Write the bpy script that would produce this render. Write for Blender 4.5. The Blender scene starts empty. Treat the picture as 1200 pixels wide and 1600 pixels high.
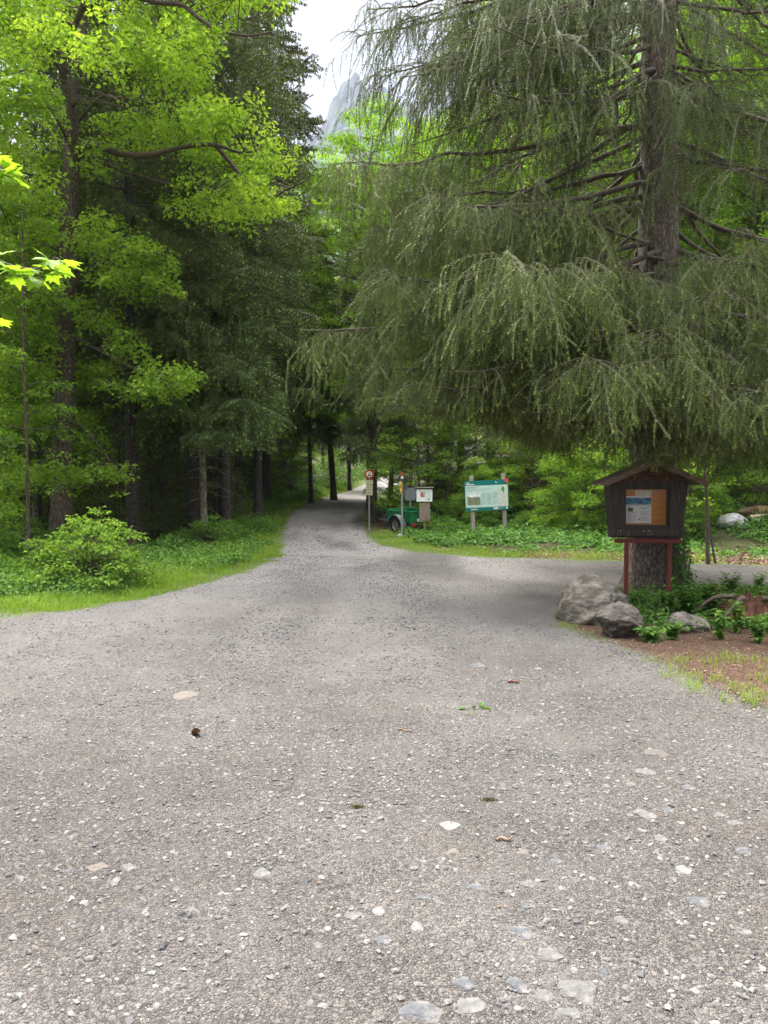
import bpy, math, random
import numpy as np
R = math.radians
rng = np.random.default_rng(11)
random.seed(5)
SC = bpy.context.scene
COL = SC.collection
F = 1155.0                                   # focal length in photo pixels (1200 x 1600)
PITCH = math.atan(40 / F)
EYE = np.array([0.0, 0.0, 1.6])

def at(px, py, d):
    """world point seen at photo pixel px,py when it stands d metres ahead"""
    u, v = (px - 600) / F, (800 - py) / F
    c, s = math.cos(PITCH), math.sin(PITCH)
    dy = c + v * s
    dz = -s + v * c
    k = d / dy
    return np.array([u * k, d, 1.6 + dz * k])

# ------------------------------------------------------------------ noise and terrain
def _hash(ix, iy, seed):
    h = (ix.astype(np.int64) * 374761393 + iy.astype(np.int64) * 668265263 + seed * 2147483647) & 0xffffffff
    h = ((h ^ (h >> 13)) * 1274126177) & 0xffffffff
    return ((h ^ (h >> 16)) & 0xffff) / 65535.0

def vnoise(x, y, seed=0):
    x = np.asarray(x, float); y = np.asarray(y, float)
    ix = np.floor(x); iy = np.floor(y); fx = x - ix; fy = y - iy
    fx = fx * fx * (3 - 2 * fx); fy = fy * fy * (3 - 2 * fy)
    a = _hash(ix, iy, seed); b = _hash(ix + 1, iy, seed); c = _hash(ix, iy + 1, seed); d = _hash(ix + 1, iy + 1, seed)
    return (a * (1 - fx) + b * fx) * (1 - fy) + (c * (1 - fx) + d * fx) * fy

def fbm(x, y, seed=0, o=4):
    s = 0; a = .5
    for k in range(o):
        s = s + a * vnoise(x * 2 ** k, y * 2 ** k, seed + k); a *= .5
    return s

GRAVEL = np.array([(-4.2, -8), (-4.4, 4), (-4.9, 7.5), (-4.62, 8.88), (-3.94, 9.48), (-3.29, 10.87), (-2.88, 12.3), (-2.46, 14.2), (-2.4, 16.8),
    (-2.85, 20.5), (-3.6, 26), (-4.15, 32), (-4.3, 35), (-4.1, 40), (-3.5, 46), (-2.2, 53), (-.9, 60), (1.2, 67), (5, 77), (12, 88), (14, 86),
    (7.5, 74.5), (3.8, 65), (1.8, 58.5), (0, 52), (-.75, 46), (-.95, 40), (-.9, 33), (-.75, 27), (-.45, 22.5), (.05, 19.6), (.63, 18.1),
    (2.29, 16.5), (3.5, 16.07), (4.8, 15.5), (8, 14.6), (14, 13), (22, 11.5), (22, 9.5), (14, 10.6), (9, 11.3), (6, 12.0), (4.8, 12.2),
    (3.6, 11.6), (2.9, 10.5), (2.2, 9.2), (1.95, 8.4), (2.2, 7.7), (2.4, 6.7), (2.5, 5.8), (2.85, 5.0), (3.6, 4.3), (6, 3.5), (10, 3), (22, 3), (22, -8)], float)

def sdf(x, y, poly=GRAVEL):
    """signed distance to the gravel outline, positive inside"""
    x = np.asarray(x, float); y = np.asarray(y, float)
    best = np.full(x.shape, 1e9); inside = np.zeros(x.shape, bool)
    n = len(poly)
    for i in range(n):
        ax, ay = poly[i]; bx, by = poly[(i + 1) % n]
        ex, ey = bx - ax, by - ay
        t = np.clip(((x - ax) * ex + (y - ay) * ey) / (ex * ex + ey * ey), 0, 1)
        best = np.minimum(best, (x - ax - t * ex) ** 2 + (y - ay - t * ey) ** 2)
        if ay != by:
            cross = ((ay > y) != (by > y)) & (x < (bx - ax) * (y - ay) / (by - ay) + ax)
            inside ^= cross
    return np.where(inside, 1, -1) * np.sqrt(best)

ZR = ([-30, 22, 28, 35, 45, 52, 60, 68, 80, 120, 400, 3000], [0, 0, .05, .39, .85, 1.3, 2.1, 3.0, 4.2, 8, 30, 200])
XL = ([20, 26, 33, 40, 46, 53, 60, 67, 77, 88, 120], [-2.85, -3.6, -4.2, -4.1, -3.5, -2.2, -.9, 1.2, 5, 12, 30])
XR = ([20, 27, 33, 40, 46, 52, 58.5, 65, 74.5, 86, 120], [-.1, -.75, -.9, -.95, -.75, 0, 1.8, 3.8, 7.5, 14, 34])
YE = ([-1, .5, 3, 9, 14, 25, 60], [30, 26.5, 24.5, 18.2, 15.8, 13.5, 9])

def height(x, y):
    x = np.asarray(x, float); y = np.asarray(y, float)
    z = np.interp(y, *ZR)
    t = (y - np.interp(x, *YE)) * .75
    s = (x - np.interp(y, *XR)) * 1.2 - .5
    m = np.where(y > 16, np.minimum(t, np.where(y > 20, s, 99)), t)
    m = np.where(x > -2, m, np.minimum(m, s))
    m = np.maximum(0, m)
    z = z + .30 * (np.sqrt(m * m + .3) - .55) * (m > 0)
    sl = np.minimum((np.interp(y, *XL) - x) - .6, (y - 28) * .5)
    z = z + np.clip(sl, 0, 14) * .13 * (y > 28)
    far = np.maximum(0, np.hypot(x * .8, y) - 75)
    far = far * (np.abs(x - np.interp(y, [60, 88, 120], [0, 13, 32])) > 3)
    z = z + .30 * np.minimum(far, 120)
    g = np.clip(sdf(x, y) / .6, -1, 1) * .5 + .5
    n1 = (fbm(x * .35, y * .35, 3) - .47) * .22 + (fbm(x * 1.6, y * 1.6, 9) - .47) * .07
    n2 = (fbm(x * .5, y * .5, 21) - .47) * .05 + (fbm(x * 2.6, y * 2.6, 31) - .47) * .022
    z = z + n1 * (1 - g) + n2 * g + .03 * (1 - g)
    return z

def gz(x, y):
    return float(height(np.array([x]), np.array([y]))[0])

def ground_at(px, py):
    """where the line of sight through a photo pixel meets the ground"""
    lo, hi = 1.0, 120.0
    d = np.concatenate([np.linspace(1, 40, 1600), np.linspace(40, 120, 800)])
    u, v = (px - 600) / F, (800 - py) / F
    c, s = math.cos(PITCH), math.sin(PITCH)
    k = d / (c + v * s)
    x = u * k; z = 1.6 + (-s + v * c) * k
    i = np.argmax(z < height(x, d))
    return np.array([x[i], d[i], gz(x[i], d[i])])

# ------------------------------------------------------------------ mesh building
class Acc:
    def __init__(s):
        s.v, s.t, s.q, s.a, s.ti, s.qi, s.n = [], [], [], [], [], [], 0
    def add(s, v, tris=None, quads=None, tint=None, mi=0):
        v = np.asarray(v, float).reshape(-1, 3)
        if tris is not None and len(tris):
            tr = np.asarray(tris, np.int64).reshape(-1, 3); s.t.append(tr + s.n); s.ti.append(np.full(len(tr), mi))
        if quads is not None and len(quads):
            qu = np.asarray(quads, np.int64).reshape(-1, 4); s.q.append(qu + s.n); s.qi.append(np.full(len(qu), mi))
        s.v.append(v)
        s.a.append(np.full(len(v), .5) if tint is None else np.broadcast_to(np.asarray(tint, float), (len(v),)))
        s.n += len(v)
    def build(s, name, mats, parent=None, smooth=False, props=None, extra=None):
        me = bpy.data.meshes.new(name)
        v = np.concatenate(s.v) if s.v else np.zeros((0, 3))
        t = np.concatenate(s.t) if s.t else np.zeros((0, 3), np.int64)
        q = np.concatenate(s.q) if s.q else np.zeros((0, 4), np.int64)
        nl = t.size + q.size; nf = len(t) + len(q)
        me.vertices.add(len(v)); me.loops.add(nl); me.polygons.add(nf)
        me.vertices.foreach_set('co', v.astype(np.float32).ravel())
        me.loops.foreach_set('vertex_index', np.concatenate([t.ravel(), q.ravel()]).astype(np.int32))
        me.polygons.foreach_set('loop_start', np.concatenate([np.arange(len(t)) * 3, t.size + np.arange(len(q)) * 4]).astype(np.int32))
        mi = np.concatenate([np.concatenate(s.ti) if s.ti else np.zeros(0), np.concatenate(s.qi) if s.qi else np.zeros(0)])
        me.polygons.foreach_set('material_index', mi.astype(np.int32))
        me.polygons.foreach_set('use_smooth', np.full(nf, smooth, bool))
        at_ = me.attributes.new('tint', 'FLOAT', 'POINT')
        at_.data.foreach_set('value', np.concatenate(s.a).astype(np.float32) if s.a else np.zeros(0, np.float32))
        for k, arr in (extra or {}).items():
            e = me.attributes.new(k, 'FLOAT', 'POINT'); e.data.foreach_set('value', np.asarray(arr, np.float32))
        me.update(calc_edges=True)
        for m in (mats if isinstance(mats, (list, tuple)) else [mats]):
            me.materials.append(m)
        o = bpy.data.objects.new(name, me); COL.objects.link(o)
        if parent is not None: o.parent = parent
        for k, w in (props or {}).items(): o[k] = w
        return o

def tag(o, label=None, cat=None, group=None, kind=None):
    if label: o['label'] = label
    if cat: o['category'] = cat
    if group: o['group'] = group
    if kind: o['kind'] = kind
    return o

def thing(name, label, cat, loc, rz=0, group=None):
    o = bpy.data.objects.new(name, None); COL.objects.link(o)
    o.location = tuple(float(c) for c in loc); o.rotation_euler = (0, 0, rz); o.empty_display_size = .2
    return tag(o, label, cat, group)

def copy_thing(root, loc, rz, scale, label=None, group=None):
    r = root.copy(); COL.objects.link(r)
    r.location = tuple(float(c) for c in loc); r.rotation_euler = (0, 0, rz)
    r.scale = (scale, scale, scale) if not isinstance(scale, tuple) else scale
    if label: r['label'] = label
    if group: r['group'] = group
    elif label and 'group' in r: del r['group']
    for ch in list(root.children):
        c = ch.copy(); COL.objects.link(c); c.parent = r
        for g in list(ch.children):
            d = g.copy(); COL.objects.link(d); d.parent = c
    return r

def norm(a):
    return a / np.maximum(np.linalg.norm(a, axis=-1, keepdims=True), 1e-9)

def spline(pts, n):
    """smooth resample of a polyline (Catmull-Rom)"""
    p = np.asarray(pts, float)
    if len(p) < 3:
        return p[0] + (p[-1] - p[0]) * np.linspace(0, 1, n)[:, None]
    q = np.vstack([2 * p[0] - p[1], p, 2 * p[-1] - p[-2]])
    t = np.linspace(0, len(p) - 1 - 1e-6, n); i = t.astype(int); f = (t - i)[:, None]
    a, b, c, d = q[i], q[i + 1], q[i + 2], q[i + 3]
    return .5 * (2 * b + (c - a) * f + (2 * a - 5 * b + 4 * c - d) * f ** 2 + (3 * b - a - 3 * c + d) * f ** 3)

def tubes(acc, pts, rad, sides=5, tint=None, lump=0.0, cap=True, mi=0):
    """pts (S,P,3), rad (S,P): S tubes at once"""
    pts = np.asarray(pts, float); rad = np.asarray(rad, float)
    if pts.ndim == 2: pts = pts[None]; rad = rad[None]
    S, P, _ = pts.shape
    tg = np.empty_like(pts); tg[:, 1:-1] = pts[:, 2:] - pts[:, :-2]; tg[:, 0] = pts[:, 1] - pts[:, 0]; tg[:, -1] = pts[:, -1] - pts[:, -2]
    tg = norm(tg)
    mean = norm(pts[:, -1] - pts[:, 0])
    ref = np.where((np.abs(mean[:, 2]) > .8)[:, None], np.array([1., 0, 0]), np.array([0, 0, 1.]))[:, None, :]
    e1 = norm(np.cross(tg, np.broadcast_to(ref, tg.shape))); e2 = np.cross(tg, e1)
    an = np.arange(sides) * 2 * np.pi / sides
    rr = rad[:, :, None] * np.ones(sides)
    if lump: rr = rr * (1 + lump * (rng.random(rr.shape) - .5))
    v = pts[:, :, None, :] + rr[..., None] * (np.cos(an)[:, None] * e1[:, :, None, :] + np.sin(an)[:, None] * e2[:, :, None, :])
    idx = np.arange(S * P * sides).reshape(S, P, sides)
    a = idx[:, :-1, :]; b = np.roll(a, -1, 2); d = idx[:, 1:, :]; c = np.roll(d, -1, 2)
    q = np.stack([a, b, c, d], -1).reshape(-1, 4)
    tr = None
    if cap and sides >= 3:
        e = idx[:, -1, :]
        tr = np.stack([np.repeat(e[:, :1], sides - 2, 1), e[:, 1:-1], e[:, 2:]], -1).reshape(-1, 3)
    tt = None if tint is None else np.repeat(np.broadcast_to(np.asarray(tint, float).reshape(-1), (S,)), P * sides)
    acc.add(v.reshape(-1, 3), tr, q, tt, mi)

def leaves(acc, pos, axis, nrm, size, asp=.6, tint=.5, fold=.18):
    """folded pointed leaves: base, left, tip, right"""
    pos = np.asarray(pos, float); N = len(pos)
    if N == 0: return
    nrm = norm(nrm); ax = norm(axis - nrm * np.sum(axis * nrm, -1, keepdims=True)); sd = np.cross(nrm, ax)
    L = np.broadcast_to(np.asarray(size, float), (N,))[:, None]
    m = pos + ax * L * .45; asp = np.broadcast_to(np.asarray(asp, float), (N,))[:, None]
    l = m + sd * L * asp * .5 + nrm * L * fold; r = m - sd * L * asp * .5 + nrm * L * fold
    tip = pos + ax * L - nrm * L * .08
    v = np.stack([pos, l, tip, r], 1).reshape(-1, 3)
    b = np.arange(N)[:, None] * 4
    tr = np.concatenate([b + np.array([0, 2, 1]), b + np.array([0, 3, 2])], 0)
    acc.add(v, tr, None, np.repeat(np.broadcast_to(np.asarray(tint, float), (N,)), 4))

def clump(acc, c, r, n, size, flat=.25, droop=.3, tint=.5, ttw=.18, tilt=.45, asp=.62):
    an = rng.random(n) * 2 * np.pi; rad = r * np.sqrt(rng.random(n)) * (.8 + .4 * vnoise(np.cos(an) * 1.7 + c[0] * 9, np.sin(an) * 1.7 + c[1] * 9, 5))
    out = np.stack([np.cos(an), np.sin(an), np.zeros(n)], 1)
    p = np.asarray(c) + out * rad[:, None]
    p[:, 2] += rng.normal(0, flat * r * .5, n) - droop * r * (rad / r) ** 2
    nr = np.stack([rng.normal(0, tilt, n), rng.normal(0, tilt, n), np.ones(n)], 1) + out * .25
    ax = out * .7 + rng.normal(0, .6, (n, 3)) + np.array([0, 0, -.25])
    leaves(acc, p, ax, nr, size * (.5 + .85 * rng.random(n)), asp, np.clip(tint + rng.normal(0, ttw, n), 0, 1))

def needles(acc, pts, step, w, ln, tint, tiplen=0.0, lean=.75):
    """needle tufts along strands pts (S,P,3)"""
    if len(pts) == 0: return
    S, P, _ = pts.shape
    seg = np.linalg.norm(np.diff(pts, axis=1), axis=2).sum(1)
    n = np.maximum(2, (seg / step).astype(int)); sid = np.repeat(np.arange(S), n)
    st = np.concatenate([[0], np.cumsum(n)[:-1]])
    loc = np.arange(n.sum()) - st[sid]
    t = (loc + .6) / n[sid]
    f = t * (P - 1) * .9999; i = f.astype(int); f = (f - i)[:, None]
    a = pts[sid, i]; b = pts[sid, i + 1]
    p = a + (b - a) * f; tg = norm(b - a)
    ref = np.where((np.abs(tg[:, 2]) > .7)[:, None], np.array([1., 0, 0]), np.array([0, 0, 1.]))
    e1 = norm(np.cross(tg, ref)); e2 = np.cross(tg, e1)
    an = (loc % 2) * np.pi / 2 + rng.random(len(p)) * 1.0 + .3
    pe = np.cos(an)[:, None] * e1 + np.sin(an)[:, None] * e2
    L = ln * (.75 + .5 * rng.random(len(p)))[:, None]
    tt = np.broadcast_to(np.asarray(tint, float), (S,))[sid] + rng.normal(0, .05, len(p))
    if tiplen > 0:
        istip = ((1 - t) * seg[sid] < tiplen) & ((np.arange(S) % 5) < 2)[sid]
        tt = np.where(istip, .9 + .1 * rng.random(len(p)), np.clip(tt, 0, .78))
    for sg in (1, -1):
        v = np.stack([p - tg * w * .5, p + tg * w * .5, p + sg * pe * L + tg * L * lean], 1).reshape(-1, 3)
        acc.add(v, np.arange(len(v)).reshape(-1, 3), None, np.repeat(tt, 3))

def box(acc, c, size, rot=None, bev=.004, mi=0, tint=None):
    """chamfered box"""
    hx, hy, hz = np.asarray(size, float) / 2; b = min(bev, hx * .45, hy * .45, hz * .45)
    V = []; ix = {}
    for sx in (-1, 1):
        for sy in (-1, 1):
            for sz in (-1, 1):
                for k in range(3):
                    p = [sx * hx, sy * hy, sz * hz]
                    for m in range(3):
                        if m != k: p[m] -= (sx, sy, sz)[m] * b
                    ix[(sx, sy, sz, k)] = len(V); V.append(p)
    Q, T = [], []
    def face(k, s):
        m, n = [(1, 2), (2, 0), (0, 1)][k]
        f = []
        for a, c2 in ((-1, -1), (1, -1), (1, 1), (-1, 1)):
            q = [0, 0, 0]; q[k] = s; q[m] = a; q[n] = c2; f.append(ix[(q[0], q[1], q[2], k)])
        Q.append(f if s > 0 else f[::-1])
    for k in range(3):
        face(k, 1); face(k, -1)
        m, n = [(1, 2), (2, 0), (0, 1)][k]
        for a in (-1, 1):
            for c2 in (-1, 1):
                q0 = [0, 0, 0]; q1 = [0, 0, 0]; q0[k] = -1; q1[k] = 1
                for q in (q0, q1): q[m] = a; q[n] = c2
                f = [ix[(*q0, m)], ix[(*q1, m)], ix[(*q1, n)], ix[(*q0, n)]]
                Q.append(f if a * c2 < 0 else f[::-1])
    for sx in (-1, 1):
        for sy in (-1, 1):
            for sz in (-1, 1):
                f = [ix[(sx, sy, sz, k)] for k in range(3)]
                T.append(f if sx * sy * sz > 0 else f[::-1])
    V = np.array(V, float)
    if rot is not None: V = V @ np.asarray(rot).T
    acc.add(V + np.asarray(c, float), T, Q, tint, mi)

def rotm(axis, a):
    c, s = math.cos(a), math.sin(a)
    return np.array({'x': [[1, 0, 0], [0, c, -s], [0, s, c]], 'y': [[c, 0, s], [0, 1, 0], [-s, 0, c]], 'z': [[c, -s, 0], [s, c, 0], [0, 0, 1]]}[axis], float)

def prism(acc, outline, y0, y1, mi=0):
    """outline in x,z pushed along y (convex outline, or star-shaped about its mean)"""
    o = np.asarray(outline, float); n = len(o)
    f = np.column_stack([o[:, 0], np.full(n, y0), o[:, 1]]); b = np.column_stack([o[:, 0], np.full(n, y1), o[:, 1]])
    cf = f.mean(0); cb = b.mean(0)
    v = np.vstack([f, b, cf, cb]); T = []; Q = []
    for i in range(n):
        j = (i + 1) % n
        T.append((2 * n, i, j)); T.append((2 * n + 1, n + j, n + i)); Q.append((i, n + i, n + j, j))
    acc.add(v, T, Q, None, mi)

def lathe(acc, prof, c, axis='z', seg=24, mi=0):
    """prof: (radius, height) pairs turned about an axis through c"""
    pr = np.asarray(prof, float); an = np.arange(seg) * 2 * np.pi / seg
    v = np.stack([pr[:, 0][:, None] * np.cos(an), pr[:, 0][:, None] * np.sin(an), pr[:, 1][:, None] * np.ones(seg)], -1)
    if axis == 'x': v = v[..., [2, 0, 1]]
    if axis == 'y': v = v[..., [1, 2, 0]]
    n = len(pr); idx = np.arange(n * seg).reshape(n, seg)
    a = idx[:-1]; b = np.roll(a, -1, 1); d = idx[1:]; e = np.roll(d, -1, 1)
    acc.add(v.reshape(-1, 3) + np.asarray(c, float), None, np.stack([a, b, e, d], -1).reshape(-1, 4), None, mi)

# ------------------------------------------------------------------ materials
def newmat(name):
    m = bpy.data.materials.new(name); m.use_nodes = True
    nt = m.node_tree
    for n in list(nt.nodes): nt.nodes.remove(n)
    out = nt.nodes.new('ShaderNodeOutputMaterial')
    return m, nt, out

def N(nt, kind, **kw):
    n = nt.nodes.new(kind)
    for k, w in kw.items():
        if k in n.inputs: n.inputs[k].default_value = w
        else: setattr(n, k, w)
    return n

def ramp(nt, stops, src):
    r = nt.nodes.new('ShaderNodeValToRGB'); e = r.color_ramp.elements
    while len(e) > 1: e.remove(e[-1])
    e[0].position = stops[0][0]; e[0].color = (*stops[0][1], 1)
    for p, c in stops[1:]:
        k = e.new(p); k.color = (*c, 1)
    nt.links.new(src, r.inputs['Fac'])
    return r.outputs['Color']

def leafmat(name, stops, transl=.45, tcol=(1.3, 1.2, .5), rough=.6):
    m, nt, out = newmat(name)
    a = N(nt, 'ShaderNodeAttribute', attribute_name='tint')
    c = ramp(nt, stops, a.outputs['Fac'])
    bs = N(nt, 'ShaderNodeBsdfPrincipled', Roughness=rough); bs.inputs['Specular IOR Level'].default_value = .15
    nt.links.new(c, bs.inputs['Base Color'])
    if transl > 0:
        tr = N(nt, 'ShaderNodeBsdfTranslucent')
        mx = N(nt, 'ShaderNodeMix', data_type='RGBA', blend_type='MULTIPLY'); mx.inputs[0].default_value = 1
        nt.links.new(c, mx.inputs[6]); mx.inputs[7].default_value = (*tcol, 1)
        nt.links.new(mx.outputs[2], tr.inputs['Color'])
        sh = N(nt, 'ShaderNodeMixShader', Fac=transl)
        nt.links.new(bs.outputs[0], sh.inputs[1]); nt.links.new(tr.outputs[0], sh.inputs[2]); nt.links.new(sh.outputs[0], out.inputs[0])
    else:
        nt.links.new(bs.outputs[0], out.inputs[0])
    return m

def surf(name, stops, scale=(8, 8, 8), detail=5, rough=.85, bump=.4, bdist=.02, second=None, metallic=0, spec=.3, coord='Object', vor=None):
    """noise-coloured surface with bump; second=(scale, colour, low, high) adds patches such as moss or dirt"""
    m, nt, out = newmat(name)
    tc = N(nt, 'ShaderNodeTexCoord'); mp = N(nt, 'ShaderNodeMapping'); mp.inputs['Scale'].default_value = scale
    nt.links.new(tc.outputs[coord], mp.inputs[0])
    no = N(nt, 'ShaderNodeTexNoise', Scale=1.0, Detail=detail, Roughness=.6); nt.links.new(mp.outputs[0], no.inputs['Vector'])
    c = ramp(nt, stops, no.outputs['Fac'])
    hgt = no.outputs['Fac']
    if vor:
        vo = N(nt, 'ShaderNodeTexVoronoi', feature='DISTANCE_TO_EDGE', Scale=vor); nt.links.new(mp.outputs[0], vo.inputs['Vector'])
        k = ramp(nt, [(0, (.35, .35, .35)), (.25, (1, 1, 1))], vo.outputs['Distance'])
        mx = N(nt, 'ShaderNodeMix', data_type='RGBA', blend_type='MULTIPLY'); mx.inputs[0].default_value = 1
        nt.links.new(c, mx.inputs[6]); nt.links.new(k, mx.inputs[7]); c = mx.outputs[2]
        ad = N(nt, 'ShaderNodeMath', operation='ADD'); nt.links.new(vo.outputs['Distance'], ad.inputs[0]); nt.links.new(hgt, ad.inputs[1]); hgt = ad.outputs[0]
    if second:
        n2 = N(nt, 'ShaderNodeTexNoise', Scale=second[0], Detail=6, Roughness=.65); nt.links.new(tc.outputs[coord], n2.inputs['Vector'])
        k = ramp(nt, [(second[2], (0, 0, 0)), (second[3], (1, 1, 1))], n2.outputs['Fac'])
        mx = N(nt, 'ShaderNodeMix', data_type='RGBA'); nt.links.new(k, mx.inputs[0]); nt.links.new(c, mx.inputs[6]); mx.inputs[7].default_value = (*second[1], 1)
        c = mx.outputs[2]
    bs = N(nt, 'ShaderNodeBsdfPrincipled', Roughness=rough, Metallic=metallic); bs.inputs['Specular IOR Level'].default_value = spec
    nt.links.new(c, bs.inputs['Base Color'])
    if bump:
        bp = N(nt, 'ShaderNodeBump', Strength=bump, Distance=bdist); nt.links.new(hgt, bp.inputs['Height']); nt.links.new(bp.outputs[0], bs.inputs['Normal'])
    nt.links.new(bs.outputs[0], out.inputs[0])
    return m

def plain(name, c, rough=.5, var=.12, metallic=0, spec=.4, bump=.08):
    lo = tuple(x * (1 - var) for x in c); hi = tuple(min(1, x * (1 + var)) for x in c)
    return surf(name, [(.3, lo), (.7, hi)], (14, 14, 14), 4, rough, bump, .004, metallic=metallic, spec=spec)

def tintmat(name, stops, rough=.8, nscale=30, bump=.3):
    """colour picked by the per-piece tint, varied by noise"""
    m, nt, out = newmat(name)
    a = N(nt, 'ShaderNodeAttribute', attribute_name='tint'); c = ramp(nt, stops, a.outputs['Fac'])
    tc = N(nt, 'ShaderNodeTexCoord'); no = N(nt, 'ShaderNodeTexNoise', Scale=nscale, Detail=5); nt.links.new(tc.outputs['Object'], no.inputs['Vector'])
    k = ramp(nt, [(.25, (.72, .72, .72)), (.75, (1.2, 1.2, 1.2))], no.outputs['Fac'])
    mx = N(nt, 'ShaderNodeMix', data_type='RGBA', blend_type='MULTIPLY'); mx.inputs[0].default_value = 1
    nt.links.new(c, mx.inputs[6]); nt.links.new(k, mx.inputs[7])
    bs = N(nt, 'ShaderNodeBsdfPrincipled', Roughness=rough); bs.inputs['Specular IOR Level'].default_value = .25
    nt.links.new(mx.outputs[2], bs.inputs['Base Color'])
    bp = N(nt, 'ShaderNodeBump', Strength=bump, Distance=.01); nt.links.new(no.outputs['Fac'], bp.inputs['Height']); nt.links.new(bp.outputs[0], bs.inputs['Normal'])
    nt.links.new(bs.outputs[0], out.inputs[0])
    return m

M = {}
M['oak_leaf'] = leafmat('oak_leaf', [(0, (.10, .20, .014)), (.5, (.185, .325, .042)), (1, (.31, .46, .065))], .5)
M['beech_leaf'] = leafmat('beech_leaf', [(0, (.075, .16, .018)), (.5, (.145, .275, .03)), (1, (.24, .39, .045))], .5)
M['maple_leaf'] = leafmat('maple_leaf', [(0, (.09, .20, .018)), (.5, (.17, .33, .028)), (1, (.26, .43, .045))], .5)
M['shrub_leaf'] = leafmat('shrub_leaf', [(0, (.05, .12, .018)), (.5, (.11, .23, .03)), (1, (.20, .35, .05))], .4)
M['bush_leaf'] = leafmat('bush_leaf', [(0, (.06, .13, .02)), (.5, (.13, .25, .03)), (1, (.25, .40, .06))], .4)
M['herb_leaf'] = leafmat('herb_leaf', [(0, (.04, .10, .02)), (.5, (.085, .19, .035)), (1, (.17, .29, .05))], .35)
M['needle'] = leafmat('needle', [(0, (.13, .115, .085)), (.12, (.085, .10, .05)), (.5, (.086, .115, .034)), (.78, (.140, .175, .05)), (.86, (.15, .21, .045)), (1, (.23, .29, .06))], .2, (1.1, 1.1, .7))
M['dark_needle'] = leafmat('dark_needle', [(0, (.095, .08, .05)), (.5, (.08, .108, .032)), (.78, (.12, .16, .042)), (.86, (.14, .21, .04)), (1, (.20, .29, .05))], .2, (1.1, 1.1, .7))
M['young_needle'] = leafmat('young_needle', [(0, (.10, .085, .05)), (.5, (.075, .115, .035)), (.78, (.12, .18, .045)), (.86, (.20, .30, .05)), (1, (.28, .38, .07))], .2, (1.1, 1.1, .7))
M['fir_needle'] = leafmat('fir_needle', [(0, (.07, .06, .03)), (.5, (.075, .085, .03)), (.8, (.13, .13, .05)), (1, (.20, .19, .07))], .2, (1.1, 1.1, .7))
M['grass'] = leafmat('grass_blade', [(0, (.12, .20, .03)), (.5, (.20, .33, .04)), (1, (.33, .44, .10))], .4)
M['litter'] = tintmat('leaf_litter', [(0, (.06, .035, .02)), (.5, (.16, .10, .06)), (1, (.33, .24, .15))], .8, 30)
M['spruce_bark'] = surf('spruce_bark', [(.3, (.10, .075, .063)), (.55, (.22, .178, .152)), (.8, (.36, .31, .275))], (16, 16, 5), 6, .9, .8, .03, vor=1.6)
M['oak_bark'] = surf('oak_bark', [(.3, (.075, .056, .04)), (.6, (.19, .15, .115)), (.85, (.33, .285, .24))], (30, 30, 6), 6, .9, .8, .02, vor=1.0)
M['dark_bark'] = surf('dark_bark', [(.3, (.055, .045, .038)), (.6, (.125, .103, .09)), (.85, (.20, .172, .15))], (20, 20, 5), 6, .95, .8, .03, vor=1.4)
M['pale_bark'] = surf('pale_bark', [(.35, (.12, .085, .07)), (.55, (.30, .26, .225)), (.8, (.45, .42, .38))], (9, 9, 5), 6, .9, .5, .02, second=(3, (.10, .075, .055), .5, .62))
M['twig'] = surf('twig_bark', [(.3, (.07, .055, .045)), (.7, (.17, .14, .12))], (40, 40, 40), 4, .9, .3, .01)
M['limb'] = surf('limb_bark', [(.3, (.06, .046, .036)), (.7, (.14, .112, .09))], (18, 18, 18), 5, .9, .6, .02)
M['oak_limb'] = surf('oak_limb_bark', [(.3, (.045, .032, .022)), (.7, (.12, .092, .068))], (18, 18, 18), 5, .9, .6, .02)
M['rock'] = surf('boulder_rock', [(.3, (.055, .047, .038)), (.48, (.13, .115, .095)), (.6, (.20, .18, .15)), (.8, (.30, .275, .24))], (6, 9, 13), 10, .9, 1, .05, second=(5, (.085, .09, .045), .52, .66))
M['dark_rock'] = surf('dark_boulder_rock', [(.3, (.036, .03, .025)), (.48, (.088, .076, .064)), (.6, (.135, .119, .10)), (.8, (.21, .192, .168))], (8, 11, 16), 10, .9, 1, .05, second=(6, (.07, .075, .04), .58, .7))
M['white_rock'] = surf('white_boulder_rock', [(.3, (.14, .14, .14)), (.5, (.30, .30, .295)), (.75, (.42, .42, .415))], (5, 5, 9), 9, .85, .8, .04)
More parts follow.
